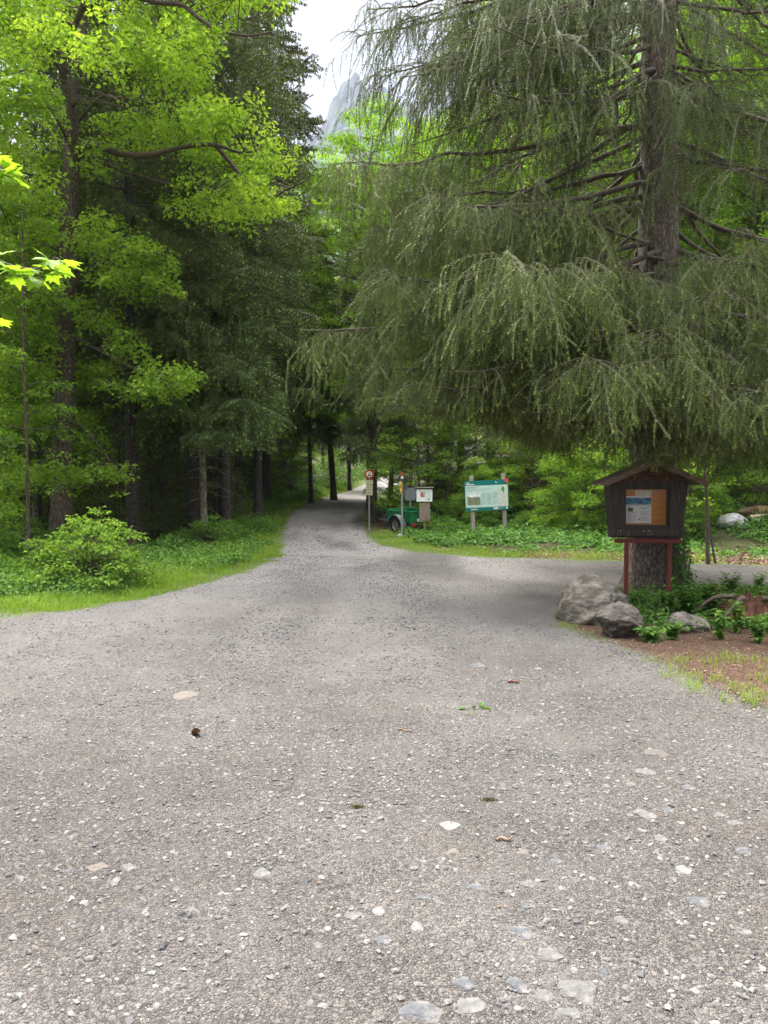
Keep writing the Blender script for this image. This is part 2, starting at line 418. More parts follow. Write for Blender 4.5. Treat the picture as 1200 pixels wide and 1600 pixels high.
# ------------------------------------------------------------------ ground materials
def groundmat():
    m, nt, out = newmat('ground')
    L = nt.links.new
    tc = N(nt, 'ShaderNodeTexCoord'); P = tc.outputs['Object']
    def noise(s, d=5, r=.6): 
        n = N(nt, 'ShaderNodeTexNoise', Scale=s, Detail=d, Roughness=r); L(P, n.inputs['Vector']); return n.outputs['Fac']
    def mix(f, a, b, bt='MIX'):
        x = N(nt, 'ShaderNodeMix', data_type='RGBA', blend_type=bt)
        if isinstance(f, (int, float)): x.inputs[0].default_value = f
        else: L(f, x.inputs[0])
        for s, k in ((a, 6), (b, 7)):
            if isinstance(s, tuple): x.inputs[k].default_value = (*s, 1)
            else: L(s, x.inputs[k])
        return x.outputs[2]
    def math_(op, a, b):
        x = N(nt, 'ShaderNodeMath', operation=op)
        for s, k in ((a, 0), (b, 1)):
            if isinstance(s, (int, float)): x.inputs[k].default_value = s
            else: L(s, x.inputs[k])
        return x.outputs[0]
    # gravel: fines between crushed stones of three sizes
    base = ramp(nt, [(.3, (.098, .090, .082)), (.5, (.136, .126, .116)), (.7, (.176, .165, .152))], noise(.55, 7, .65))
    fine = ramp(nt, [(.25, (.42, .42, .42)), (.5, (1, 1, 1)), (.75, (1.7, 1.68, 1.64))], noise(190, 3, .7))
    g = mix(1.0, base, fine, 'MULTIPLY')
    hs = None
    for sc, gap in ((150, .25), (64, .35)):                # packed chips: every cell its own tone, darker along the cell edges
        v = N(nt, 'ShaderNodeTexVoronoi', feature='F1', Scale=sc, Randomness=1.0); L(P, v.inputs['Vector'])
        e = N(nt, 'ShaderNodeTexVoronoi', feature='DISTANCE_TO_EDGE', Scale=sc, Randomness=1.0); L(P, e.inputs['Vector'])
        sep = N(nt, 'ShaderNodeSeparateColor'); L(v.outputs['Color'], sep.inputs[0])
        tone = ramp(nt, [(0, (.55, .55, .56)), (.35, (.85, .84, .83)), (.7, (1.12, 1.1, 1.07)), (.92, (1.22, 1.21, 1.2)), (1, (1.35, 1.34, 1.32))], sep.outputs[1])
        ed = ramp(nt, [(0, (.5, .5, .5)), (.12, (1, 1, 1))], e.outputs['Distance'])
        patch = ramp(nt, [(.32, (.25, .25, .25)), (.56, (1, 1, 1))], noise(1.3 if sc < 100 else .8, 4))
        g = mix(math_('MULTIPLY', patch, .85), g, mix(1.0, mix(1.0, g, tone, 'MULTIPLY'), ed, 'MULTIPLY'))
        hh_ = math_('MULTIPLY', math_('MULTIPLY', math_('MINIMUM', e.outputs['Distance'], .3), sep.outputs[2]), 1.6 * 64 / sc)
        hs = hh_ if hs is None else math_('ADD', hs, hh_)
    # damp, browner and paler patches of the yard, wheel tracks, pale paint against tree shade
    g = mix(math_('MULTIPLY', ramp(nt, [(.5, (0, 0, 0)), (.68, (1, 1, 1))], noise(.9, 6)), .45), g, (.105, .088, .072))
    tr = N(nt, 'ShaderNodeAttribute', attribute_name='track_shade_lift')
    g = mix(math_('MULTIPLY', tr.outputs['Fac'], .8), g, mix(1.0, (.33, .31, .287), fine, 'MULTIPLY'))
    # needle litter on bare soil
    li = ramp(nt, [(.3, (.06, .036, .023)), (.5, (.11, .068, .046)), (.7, (.165, .115, .08))], noise(26, 6, .7))
    sp = ramp(nt, [(.3, (.6, .55, .5)), (.7, (1.35, 1.3, 1.25))], noise(120, 3))
    li = mix(1.0, li, sp, 'MULTIPLY')
    # forest floor: dark soil, moss and old leaves
    fo = ramp(nt, [(.3, (.035, .03, .018)), (.5, (.06, .065, .025)), (.7, (.085, .105, .03))], noise(3.5, 7, .65))
    fo = mix(1.0, fo, sp, 'MULTIPLY')
    tu = ramp(nt, [(.3, (.07, .10, .02)), (.7, (.14, .20, .04))], noise(22, 5, .7))
    ag = N(nt, 'ShaderNodeAttribute', attribute_name='gravel'); al = N(nt, 'ShaderNodeAttribute', attribute_name='litter'); at_ = N(nt, 'ShaderNodeAttribute', attribute_name='turf')
    wob = math_('MULTIPLY', math_('SUBTRACT', noise(3.2, 6, .7), .5), .85)
    wob2 = math_('ADD', wob, math_('MULTIPLY', math_('SUBTRACT', noise(40, 3), .5), .4))
    def mask(a): return ramp(nt, [(.42, (0, 0, 0)), (.58, (1, 1, 1))], math_('ADD', a.outputs['Fac'], wob2))
    c = mix(mask(at_), fo, tu); c = mix(mask(al), c, li); gm = mask(ag); c = mix(gm, c, g)
    bs = N(nt, 'ShaderNodeBsdfPrincipled', Roughness=.9); bs.inputs['Specular IOR Level'].default_value = .2
    L(c, bs.inputs['Base Color'])
    hh = math_('ADD', math_('ADD', hs, math_('MULTIPLY', noise(190, 3, .7), .12)), math_('MULTIPLY', noise(22, 6, .7), .8))
    bp = N(nt, 'ShaderNodeBump', Strength=1.0, Distance=.03); L(hh, bp.inputs['Height']); L(bp.outputs[0], bs.inputs['Normal'])
    L(bs.outputs[0], out.inputs[0])
    return m
M['ground'] = groundmat()

LIT = np.array([(2.2, 8.0), (2.3, 7.2), (2.4, 6.4), (2.6, 5.3), (3.2, 4.4), (6, 3.4), (10, 2.9), (12, 9), (6, 11.6), (3.2, 11), (2.2, 9)])
def masks(x, y):
    g = np.clip(sdf(x, y) / .9 + .5, 0, 1)
    l1 = np.clip(sdf(x, y, LIT) / 1.0 + .5, 0, 1)
    road = np.interp(x, [4, 6, 9, 14, 24], [16.2, 15.6, 14.6, 13.2, 11.6])
    l2 = np.where((x > 3.2), np.clip(1.25 - np.abs(y - road - 1.0) / 1.3, 0, 1), 0) * (y > 10)
    l3 = np.where((y > 25) & (x > -1.8) & (x < 2), np.clip(1.1 - np.abs(x - .4) / 1.6 , 0, 1) * np.clip(1.2 - np.abs(y - 31) / 6, 0, 1), 0)
    l4 = np.clip(1 - np.abs(y - 37) / 5, 0, 1) * np.clip(1 - np.abs(x - np.interp(y, *XL) + .6) / .8, 0, 1)
    sd = -sdf(x, y)
    t = np.clip(1.35 - sd / 1.3, 0, 1) * ((x < 2.6) | (y > 13))
    return g, np.maximum.reduce([l1, l2, l3, l4]), t
def axis_(fine0, fine1, st, lo, hi):
    a = list(np.arange(fine0, fine1 + 1e-6, st)); s = st
    while a[-1] < hi: s *= 1.25; a.append(a[-1] + s)
    s = st
    while a[0] > lo: s *= 1.25; a.insert(0, a[0] - s)
    return np.array(a)
gx = axis_(-10, 13, .14, -1600, 2400); gy = axis_(1.2, 40, .15, -60, 3200)
X, Y = np.meshgrid(gx, gy)
Z = height(X.ravel(), Y.ravel()).reshape(X.shape)
G, LI, TU = [m.reshape(X.shape) for m in masks(X.ravel(), Y.ravel())]
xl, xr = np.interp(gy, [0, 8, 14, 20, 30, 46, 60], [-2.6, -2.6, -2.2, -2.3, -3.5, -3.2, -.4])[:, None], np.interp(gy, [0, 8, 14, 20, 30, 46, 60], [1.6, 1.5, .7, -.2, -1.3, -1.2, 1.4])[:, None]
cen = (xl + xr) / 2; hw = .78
TK_LIFT = np.exp(-((np.abs(X - cen) - hw) / .42) ** 2) * np.clip((Y - 5) / 8, 0, 1) * np.clip(fbm(X * .8, Y * .25, 77) * 2 - .05, 0, 1)
Z = Z - .018 * TK_LIFT
TK_LIFT = np.maximum(TK_LIFT, .9 * np.clip((Y - 5.5) / 7, 0, 1) * np.clip(2.0 - np.abs(X - cen) / (1.5 + 1.3 * (Y < 18)), 0, 1) * np.clip(fbm(X * .9, Y * .35, 79) * 2.4 - .35, .2, 1))  # broad pale band painted in to offset tree shading on the gravel
face_g = (G[:-1, :-1] + G[1:, 1:] + G[1:, :-1] + G[:-1, 1:]) / 4 > .5
nx = len(gx); idx = np.arange(X.size).reshape(X.shape)
quads = np.stack([idx[:-1, :-1], idx[:-1, 1:], idx[1:, 1:], idx[1:, :-1]], -1)
def sheet(name, sel):
    q = quads[sel]; u, inv = np.unique(q.ravel(), return_inverse=True)
    a = Acc(); a.add(np.stack([X.ravel()[u], Y.ravel()[u], Z.ravel()[u]], 1), None, inv.reshape(-1, 4))
    return a.build(name, M['ground'], None, True, dict(kind='structure'), dict(gravel=G.ravel()[u], litter=LI.ravel()[u], turf=TU.ravel()[u], track_shade_lift=TK_LIFT.ravel()[u]))
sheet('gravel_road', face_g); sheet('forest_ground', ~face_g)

# ------------------------------------------------------------------ stones
def _ico():
    t = (1 + 5 ** .5) / 2
    v = norm(np.array([(-1, t, 0), (1, t, 0), (-1, -t, 0), (1, -t, 0), (0, -1, t), (0, 1, t), (0, -1, -t), (0, 1, -t), (t, 0, -1), (t, 0, 1), (-t, 0, -1), (-t, 0, 1)], float))
    f = [(0, 11, 5), (0, 5, 1), (0, 1, 7), (0, 7, 10), (0, 10, 11), (1, 5, 9), (5, 11, 4), (11, 10, 2), (10, 7, 6), (7, 1, 8), (3, 9, 4), (3, 4, 2), (3, 2, 6), (3, 6, 8), (3, 8, 9), (4, 9, 5), (2, 4, 11), (6, 2, 10), (8, 6, 7), (9, 8, 1)]
    return v, np.array(f)
ICO = _ico()
def subdiv(v, f):
    v = list(map(tuple, v)); mid = {}; out = []
    def m(a, b):
        k = (min(a, b), max(a, b))
        if k not in mid:
            mid[k] = len(v); v.append(tuple(norm(np.array(v[a]) + np.array(v[b]))))
        return mid[k]
    for a, b, c in f:
        x, y, z = m(a, b), m(b, c), m(c, a); out += [(a, x, z), (b, y, x), (c, z, y), (x, y, z)]
    return np.array(v), np.array(out)
ICO2 = subdiv(*ICO); ICO3 = subdiv(*ICO2); ICO4 = subdiv(*ICO3); ICO5 = subdiv(*ICO4)
OCT = (np.array([(1, 0, 0), (-1, 0, 0), (0, 1, 0), (0, -1, 0), (0, 0, 1), (0, 0, -1)], float), np.array([(0, 2, 4), (2, 1, 4), (1, 3, 4), (3, 0, 4), (2, 0, 5), (1, 2, 5), (3, 1, 5), (0, 3, 5)]))

def scatter_stones(acc, pos, size, shape, flat=.55):
    v, f = shape; n = len(pos); k = len(v)
    d = v[None] * (1 + rng.uniform(-.32, .32, (n, k, 1)))
    d = d * np.stack([rng.uniform(.7, 1.3, n), rng.uniform(.6, 1.0, n), flat * rng.uniform(.6, 1.2, n)], 1)[:, None, :]
    a = rng.random(n) * 6.283; c, s = np.cos(a)[:, None], np.sin(a)[:, None]
    tl = rng.normal(0, .25, n)[:, None]
    d = np.stack([d[..., 0], d[..., 1] - tl * d[..., 2], d[..., 2] + tl * d[..., 1]], -1)
    d = np.stack([d[..., 0] * c - d[..., 1] * s, d[..., 0] * s + d[..., 1] * c, d[..., 2]], -1)
    w = d * (size * .5)[:, None, None] + pos[:, None, :]
    acc.add(w.reshape(-1, 3), (np.arange(n)[:, None, None] * k + f[None]).reshape(-1, 3), None, np.repeat(rng.random(n), k))

def wedge(d0, d1, n, mx=1.2):
    """random gravel points in view between two distances"""
    y = np.sqrt(rng.random(n * 2) * (d1 ** 2 - d0 ** 2) + d0 ** 2); x = (rng.random(n * 2) * 2 - 1) * (y * .53 + mx)
    dens = fbm(x * .9, y * .9, 41) + .6 * (fbm(x * 3, y * 3, 47) - .5)
    ok = (sdf(x, y) > -.15) & (rng.random(n * 2) < np.clip((dens - .12) * 2.2, .15, 1))
    x, y = x[ok][:n], y[ok][:n]
    return x, y
def scrape(x, y):
    """ground sheet height incl. wheel tracks"""
    return height(x, y)
M['stones'] = tintmat('gravel_stone', [(0, (.055, .055, .056)), (.2, (.085, .083, .082)), (.5, (.122, .115, .107)), (.8, (.165, .156, .144)), (.95, (.152, .148, .14)), (1, (.17, .167, .16))], .85, 60, .4)
ga = Acc()
for d0, d1, n, s0, s1, shp in ((1.6, 4.5, 44000, .005, .013, OCT), (1.6, 4.5, 8000, .010, .034, ICO), (4.5, 9, 52000, .007, .018, OCT), (4.5, 9, 9000, .014, .036, ICO), (9, 17, 44000, .012, .028, OCT), (17, 30, 14000, .02, .045, OCT)):
    x, y = wedge(d0, d1, n); sz = s0 + (s1 - s0) * rng.random(len(x)) ** 2.2
    scatter_stones(ga, np.stack([x, y, scrape(x, y) + sz * .02], 1), sz, shp)
go = ga.build('gravel', M['stones']); tag(go, 'loose grey crushed stones strewn over the gravel yard', kind='stuff')

# single stones that stand out, bedded in the yard: photo place, width in photo pixels, tone
M['stone_blue'] = surf('bedded_stone_blue', [(.3, (.045, .048, .051)), (.7, (.092, .095, .098))], (30, 60, 30), 7, .85, .8, .012, second=(26, (.13, .12, .108), .5, .62))
M['stone_pale'] = surf('bedded_stone_pale', [(.3, (.07, .067, .063)), (.7, (.118, .114, .108))], (40, 40, 40), 7, .85, .8, .012, second=(26, (.13, .12, .108), .5, .62))
M['stone_white'] = surf('bedded_stone_white', [(.3, (.10, .097, .092)), (.7, (.155, .151, .144))], (40, 40, 40), 6, .8, .5, .01)
M['stone_tan'] = surf('bedded_stone_tan', [(.3, (.085, .072, .059)), (.7, (.122, .105, .088))], (40, 40, 40), 6, .85, .5, .01)
M['stone_dark'] = surf('bedded_stone_dark', [(.3, (.055, .048, .042)), (.7, (.098, .087, .076))], (40, 40, 40), 6, .9, .6, .01)
STONES = [
    (288, 1088, 46, 'tan', .30, 'wide flat tan stone lying alone in the far left of the gravel yard'),
    (1027, 1177, 42, 'dark', .3, 'dark brown flat stone in the gravel below the litter patch'),
    (1012, 1207, 40, 'pale', .45, 'pale jagged flat stone just below the dark brown one'),
    (985, 1226, 22, 'tan', .5, None), (747, 1040, 30, 'blue', .25, None), (945, 1230, 18, 'pale', .5, None), (887, 1225, 15, 'blue', .5, None), (1075, 1232, 25, 'blue', .4, None),
    (840, 1045, 15, 'white', .4, None), (1010, 1274, 40, 'pale', .4, 'pale rounded flat stone with a smaller pale stone above right of it'), (1045, 1266, 22, 'blue', .4, None),
    (1032, 1311, 26, 'pale', .45, None), (945, 1327, 30, 'blue', .35, None), (1067, 1361, 26, 'white', .5, None), (1090, 1407, 40, 'blue', .45, 'blue grey wedge shaped stone near the right edge of the yard'),
    (815, 1460, 40, 'blue', .5, 'smooth slate blue stone shaped like a leaf in the nearest gravel'), (860, 1497, 50, 'pale', .4, 'long pale grey ridge of stone showing through the nearest gravel'),
    (810, 1538, 42, 'blue', .6, 'upright cracked blue grey stone left of the broad layered one'), (905, 1547, 66, 'pale', .5, 'broad layered pale grey stone in the nearest gravel'),
    (850, 1558, 34, 'pale', .4, None), (660, 1586, 72, 'blue', .4, 'largest flat grey stone at the very bottom of the photo'), (735, 1577, 55, 'pale', .35, 'buried pale stone right of the largest flat one'),
    (727, 1543, 40, 'blue', .45, 'slanting grey stone with a lit upper face above the buried pale one'), (827, 1382, 30, 'pale', .6, None), (827, 1416, 30, 'blue', .5, None), (745, 1392, 28, 'blue', .4, None), (870, 1345, 22, 'blue', .4, None),
    (708, 1334, 26, 'tan', .4, 'rounded pinkish tan stone in the middle of the near gravel'), (817, 1335, 22, 'tan', .4, None), (650, 1450, 24, 'white', .5, 'bright white broken stone in the near gravel'),
    (682, 1411, 13, 'pale', .7, None), (660, 1406, 24, 'blue', .4, None), (702, 1291, 40, 'white', .25, 'whitish streak of bedrock worn flat in mid yard'), (1087, 1553, 21, 'white', .6, 'roundish white stone at the lower right'),
    (945, 1523, 19, 'blue', .7, None), (152, 1355, 34, 'tan', .4, 'oval tan stone at the left of the near gravel'), (202, 1358, 28, 'pale', .4, 'oval pale grey stone beside the oval tan one'), (177, 1381, 20, 'blue', .4, None),
    (410, 1364, 36, 'pale', .3, None), (550, 1432, 36, 'pale', .5, 'thin finger shaped pale stone in the near gravel'), (592, 1424, 22, 'white', .5, None), (496, 1482, 16, 'pale', .8, None), (30, 1561, 20, 'white', .7, 'white stone at the lower left corner of the yard'),
    (107, 1363, 15, 'blue', .7, None), (215, 1580, 15, 'white', .6, None), (275, 1390, 17, 'blue', .4, None), (478, 1364, 10, 'dark', .9, None), (1150, 1290, 26, 'pale', .35, None), (1165, 1330, 30, 'blue', .3, None),
    (970, 1440, 24, 'pale', .4, None), (1160, 1455, 30, 'pale', .35, None), (890, 1590, 36, 'pale', .4, None), (600, 1470, 24, 'blue', .4, None), (300, 1425, 18, 'pale', .4, None), (250, 1430, 14, 'blue', .5, None), (985, 1275, 14, 'pale', .5, None), (1125, 1275, 20, 'pale', .35, None)]
TONE = {'blue': 'blue grey stone half sunk in the gravel yard', 'pale': 'pale grey stone half sunk in the gravel yard', 'white': 'small white stone half sunk in the gravel yard', 'tan': 'small tan stone half sunk in the gravel yard', 'dark': 'small dark stone lying on the gravel yard'}
for k, (px, py, w, tone, fl, lab) in enumerate(STONES):
    p = ground_at(px, py); s = w * p[1] / F
    v, f = ICO3; sd = rng.integers(1000)
    ang = math.atan2(v[3][1], v[3][0])
    d = v * (1 + .55 * (fbm(v[:, 0] * 1.6 + sd, v[:, 1] * 1.6 + v[:, 2] * 1.3, int(sd), 3) - .45))[:, None]
    for _ in range(5):                                    # knock flat facets off it
        nrm = norm(rng.normal(0, 1, 3) * np.array([1, 1, .7])); lim = rng.uniform(.58, .88); e = d @ nrm; d = d - np.outer(np.maximum(0, e - lim), nrm)
    d = d * np.array([.55, .55 * rng.uniform(.7, 1.1), .55 * fl * .75]) * s
    d = d @ rotm('z', rng.uniform(-.5, .5)).T
    a = Acc(); a.add(d, f)
    o = a.build('bedded_stone', M['stone_' + tone]); o.location = (p[0], p[1], p[2] - .20 * s * fl)
    tag(o, lab or TONE[tone], 'stone', 'stones bedded in the gravel yard' if lab is None else None)

def boulder(name, c, size, seed, mat, label, rz=0, cuts=9, rough=.35, lean=0, group=None):
    r_ = np.random.default_rng(seed); v, f = ICO5
    d = v.copy()
    for _ in range(cuts):
        nrm = norm(r_.normal(0, 1, 3)); lim = r_.uniform(.55, .88); e = d @ nrm; d = d - np.outer(np.maximum(0, e - lim), nrm) * .92
    n = fbm(v[:, 0] * 2 + 9 + seed, v[:, 1] * 2 + v[:, 2] * 2.3, seed, 5) - .47; n2 = fbm(v[:, 0] * 7 + 3, v[:, 1] * 7 + v[:, 2] * 6, seed + 3, 4) - .47
    n3 = np.abs(fbm(v[:, 0] * 3 + 5, v[:, 2] * 5 + v[:, 1] * 2, seed + 7, 4) - .47)
    d = d * (1 + rough * n + .16 * n2 - .22 * np.maximum(0, .05 - n3) * 4)[:, None]
    d = d / np.abs(d).max(0)
    d[:, 0] += lean * d[:, 2]
    d = d * np.asarray(size) / 2
    a = Acc(); a.add(d @ rotm('z', rz).T, f)
    o = a.build(name, mat, None, True); o.location = tuple(float(q) for q in c)
    return tag(o, label, 'boulder', group)
p = ground_at(938, 978); boulder('boulder', (p[0] + .03, p[1] + .38, p[2] + .16), (.90, .85, .82), 3, M['rock'], 'largest lichen streaked boulder left of the kiosk and its red stand', .2, 9, .3, .2)
p = ground_at(974, 999); boulder('boulder', (p[0], p[1] + .20, p[2] + .13), (.56, .5, .46), 8, M['dark_rock'], 'dark cracked boulder in front of the left leg of the red stand', .5, 8, .3)
p = ground_at(1088, 990); boulder('boulder', (p[0], p[1] + .2, p[2] + .05), (.52, .42, .30), 14, M['rock'], 'low flat topped boulder among the leafy plants right of the kiosk stand', 0, 8, .3)
p = ground_at(1160, 829); WB = p; boulder('boulder', (p[0], p[1] + .5, p[2] + .16), (1.0, .8, .62), 25, M['white_rock'], 'whitish cracked boulder under the felled logs at the far right', .1, 10, .12)

# ------------------------------------------------------------------ small things lying on the yard
M['cone'] = tintmat('cone_scale', [(0, (.10, .055, .03)), (1, (.28, .16, .085))], .8, 60)
p = ground_at(305, 1149); a = Acc()
for k in range(60):                                       # scales in a spiral round a spindle
    t = k / 60; an = k * 2.4; r = .019 * math.sin(math.pi * min(1, .15 + t * .85)) ** .7 + .003
    c = np.array([[r * math.cos(an) * .75, r * math.sin(an) * .75 + 0, (t - .5) * .085]])
    leaves(a, c, np.array([[math.cos(an), math.sin(an), 1.3]]), np.array([[math.cos(an), math.sin(an), -.4]]), .022, .95, rng.random(), .1)
lathe(a, [(.001, -.045), (.012, -.035), (.015, 0), (.011, .03), (.001, .045)], (0, 0, 0), seg=10)
o = a.build('spruce_cone', M['cone']); o.rotation_euler = (R(70), 0, R(35)); o.location = (p[0], p[1], p[2] + .019); tag(o, 'brown fallen spruce cone on the left half of the gravel', 'cone')
def lying_twig(px, py, w, rz, mat, label, r=.005):
    p = ground_at(px, py); L = w * p[1] / F; a = Acc()
    pts = spline([(-L / 2, 0, 0), (-L * .15, .012, .004), (L * .2, -.01, .002), (L / 2, .008, .006)], 8); tubes(a, pts, np.linspace(r, r * .6, 8), 6, None, .3)
    tubes(a, spline([pts[4], pts[4] + np.array([L * .1, L * .08, .004]), pts[4] + np.array([L * .22, L * .1, .003])], 5), np.linspace(r * .6, r * .3, 5), 5)
    o = a.build('twig', mat); o.location = (p[0], p[1], p[2] + r); o.rotation_euler = (0, 0, rz); tag(o, label, 'twig')
M['red_wood'] = plain('red_brown_twig', (.11, .035, .025), .7); M['brown_wood'] = plain('brown_twig', (.15, .10, .06), .8)
lying_twig(803, 1068, 17, .1, M['red_wood'], 'short dark red twig lying alone on the mid gravel', .011)
lying_twig(632, 1143, 24, -.5, M['brown_wood'], 'thin bent brown twig left of the green leaf sprig')
lying_twig(788, 1316, 26, .15, M['brown_wood'], 'straight tan twig in the near gravel', .006)
p = ground_at(738, 1110); a = Acc()
clump(a, (0, 0, .015), .09, 9, .07, .1, .02, .45, .1, .35, .6)
t = thing('leaf_sprig', 'fallen sprig of green leaves lying on the mid gravel', 'leaf sprig', p); a.build('leaves', M['herb_leaf'], t)
a = Acc(); tubes(a, spline([(-.10, -.01, .006), (0, .01, .012), (.08, 0, .01)], 6), np.linspace(.003, .0015, 6), 5); a.build('stem', M['twig'], t)
M['moss'] = leafmat('moss_blade', [(0, (.05, .045, .02)), (1, (.10, .10, .03))], .2)
for px, py, lab in ((558, 1263, 'small dark green moss tuft in the middle of the gravel'), (763, 1252, 'brownish moss tuft right of mid gravel')):
    p = ground_at(px, py); a = Acc(); n = 160
    q = rng.normal(0, 1, (n, 3)) * np.array([.020, .010, .002]); leaves(a, q + np.array([0, 0, .003]), rng.normal(0, .5, (n, 3)) + np.array([0, 0, .8]), rng.normal(0, 1, (n, 3)),   .011, .35, rng.random(n))
    o = a.build('moss_foliage', M['moss']); o.location = tuple(p); tag(o, lab, 'moss')
# ------------------------------------------------------------------ trees
def trunk_mesh(a, pts, r0, r1, sides=14, flare=.6, n=26, lump=.08):
    p = spline(pts, n); t = np.linspace(0, 1, n); h = p[:, 2] - p[0, 2]
    rad = r1 + (r0 - r1) * (1 - t) ** .9 + r0 * flare * np.exp(-np.maximum(h, 0) / (r0 * 1.6))
    tubes(a, p, rad, sides, None, lump)
    return p, rad

def spruce(seed, H, r0, zlo, rad, nlimb, sec_sp, str_sp, slen, step, nw, nl, tip, mat, bark, droop=.32, hang=.9, dead=True, flatfir=False):
    """trunk and crown meshes of a conifer standing at the origin; returns two Accs"""
    global rng
    keep = rng; rng = np.random.default_rng(seed)
    tr, cr = Acc(), Acc()
    trunk_mesh(tr, [(0, 0, -.3), (rng.normal(0, .05), rng.normal(0, .05), H * .3), (rng.normal(0, .1), rng.normal(0, .1), H * .65), (0, 0, H)], r0, .02, 10, .5)
    if dead:                                              # dry broken twigs on the bare stem
        n = int(26 + zlo * 5); z = rng.uniform(1.0, zlo + 1.5, n); az = rng.random(n) * 6.283; L = rng.uniform(.3, 1.3, n)
        t = np.linspace(0, 1, 4)
        pts = np.stack([np.cos(az)[:, None] * L[:, None] * t, np.sin(az)[:, None] * L[:, None] * t, z[:, None] - (L * rng.uniform(.1, .5, n))[:, None] * t ** 1.5], -1) + rng.normal(0, .02, (n, 4, 3))
        tubes(tr, pts, np.linspace(.014, .004, 4)[None] * np.ones((n, 1)), 4)
    secs, strands, st_t = [], [], []
    for k in range(nlimb):
        u = (k + rng.random()) / nlimb; z0 = zlo + (H - zlo) * u ** 1.15; az = k * 2.39996 + rng.normal(0, .25)
        L = rad * min(1, (1 - u) * 1.05 + .06) ** .75 * rng.uniform(.75, 1.15)
        s = np.linspace(0, 1, 9)
        w = np.cumsum(rng.normal(0, .02, 9)) * L
        dirv = np.array([math.cos(az), math.sin(az)]); pv = np.array([-dirv[1], dirv[0]])
        dz = L * (-(droop * (1 - .8 * u)) * s + .28 * droop * s ** 3 + .35 * u * s)
        pl = np.column_stack([dirv[0] * L * s + pv[0] * w, dirv[1] * L * s + pv[1] * w, z0 + dz])
        tubes(tr, pl, (.010 * L + .006) * (1 - s) + .004, 4)
        secs.append(pl[[2, 4, 6, 7, 8]]); 
        n2 = max(2, int(L / sec_sp))
        for j in range(n2):
            for sg in (-1, 1):
                q = .18 + .8 * (j + rng.random()) / n2; f = q * 8; i = min(7, int(f)); b = pl[i] + (pl[i + 1] - pl[i]) * (f - i)
                l2 = min(L * .55, 1.3) * (.35 + .75 * math.sin(math.pi * min(1, q * .85 + .1))) * rng.uniform(.6, 1.15)
                d = dirv * .7 + pv * sg * rng.uniform(.6, 1.1); d /= np.linalg.norm(d)
                tt = np.linspace(0, 1, 5)
                sp = np.column_stack([b[0] + d[0] * l2 * tt, b[1] + d[1] * l2 * tt, b[2] - l2 * (.12 if flatfir else .35) * tt ** 1.6 + rng.normal(0, .02, 5)])
                secs.append(sp)
                n3 = max(1, int(l2 / str_sp))
                for m in range(n3):
                    g = (m + rng.random()) / n3 * 3.99; i = int(g); b3 = sp[i] + (sp[i + 1] - sp[i]) * (g - i)
                    lh = slen * rng.uniform(.35, 1.1)
                    o = np.append(d * rng.uniform(-.2, .5) + pv * rng.normal(0, .3), 0)
                    if flatfir: o = o * 1.6 + np.append(pv * sg * (1 if m % 2 else -.6) * .5, .05)
                    a3 = np.linspace(0, 1, 4)[:, None]
                    strands.append(b3 + o * lh * .6 * np.sqrt(a3) + np.array([0, 0, -1]) * lh * (hang * (.12 if flatfir else 1)) * a3 ** 1.2); st_t.append(.35 + .25 * rng.random())
    secs = np.array(secs); strands = np.array(strands)
    needles(cr, secs, step * .8, nw, nl, .45 + .1 * rng.random(len(secs)), tip)
    needles(cr, strands, step, nw, nl, np.array(st_t), tip)
    # leading shoot
    needles(cr, np.array([[(0, 0, H - 1.6), (0, 0, H - .8), (0, 0, H - .3), (0, 0, H + .2)]]), step * .4, nw, nl, .45)
    rng = keep
    return tr, cr

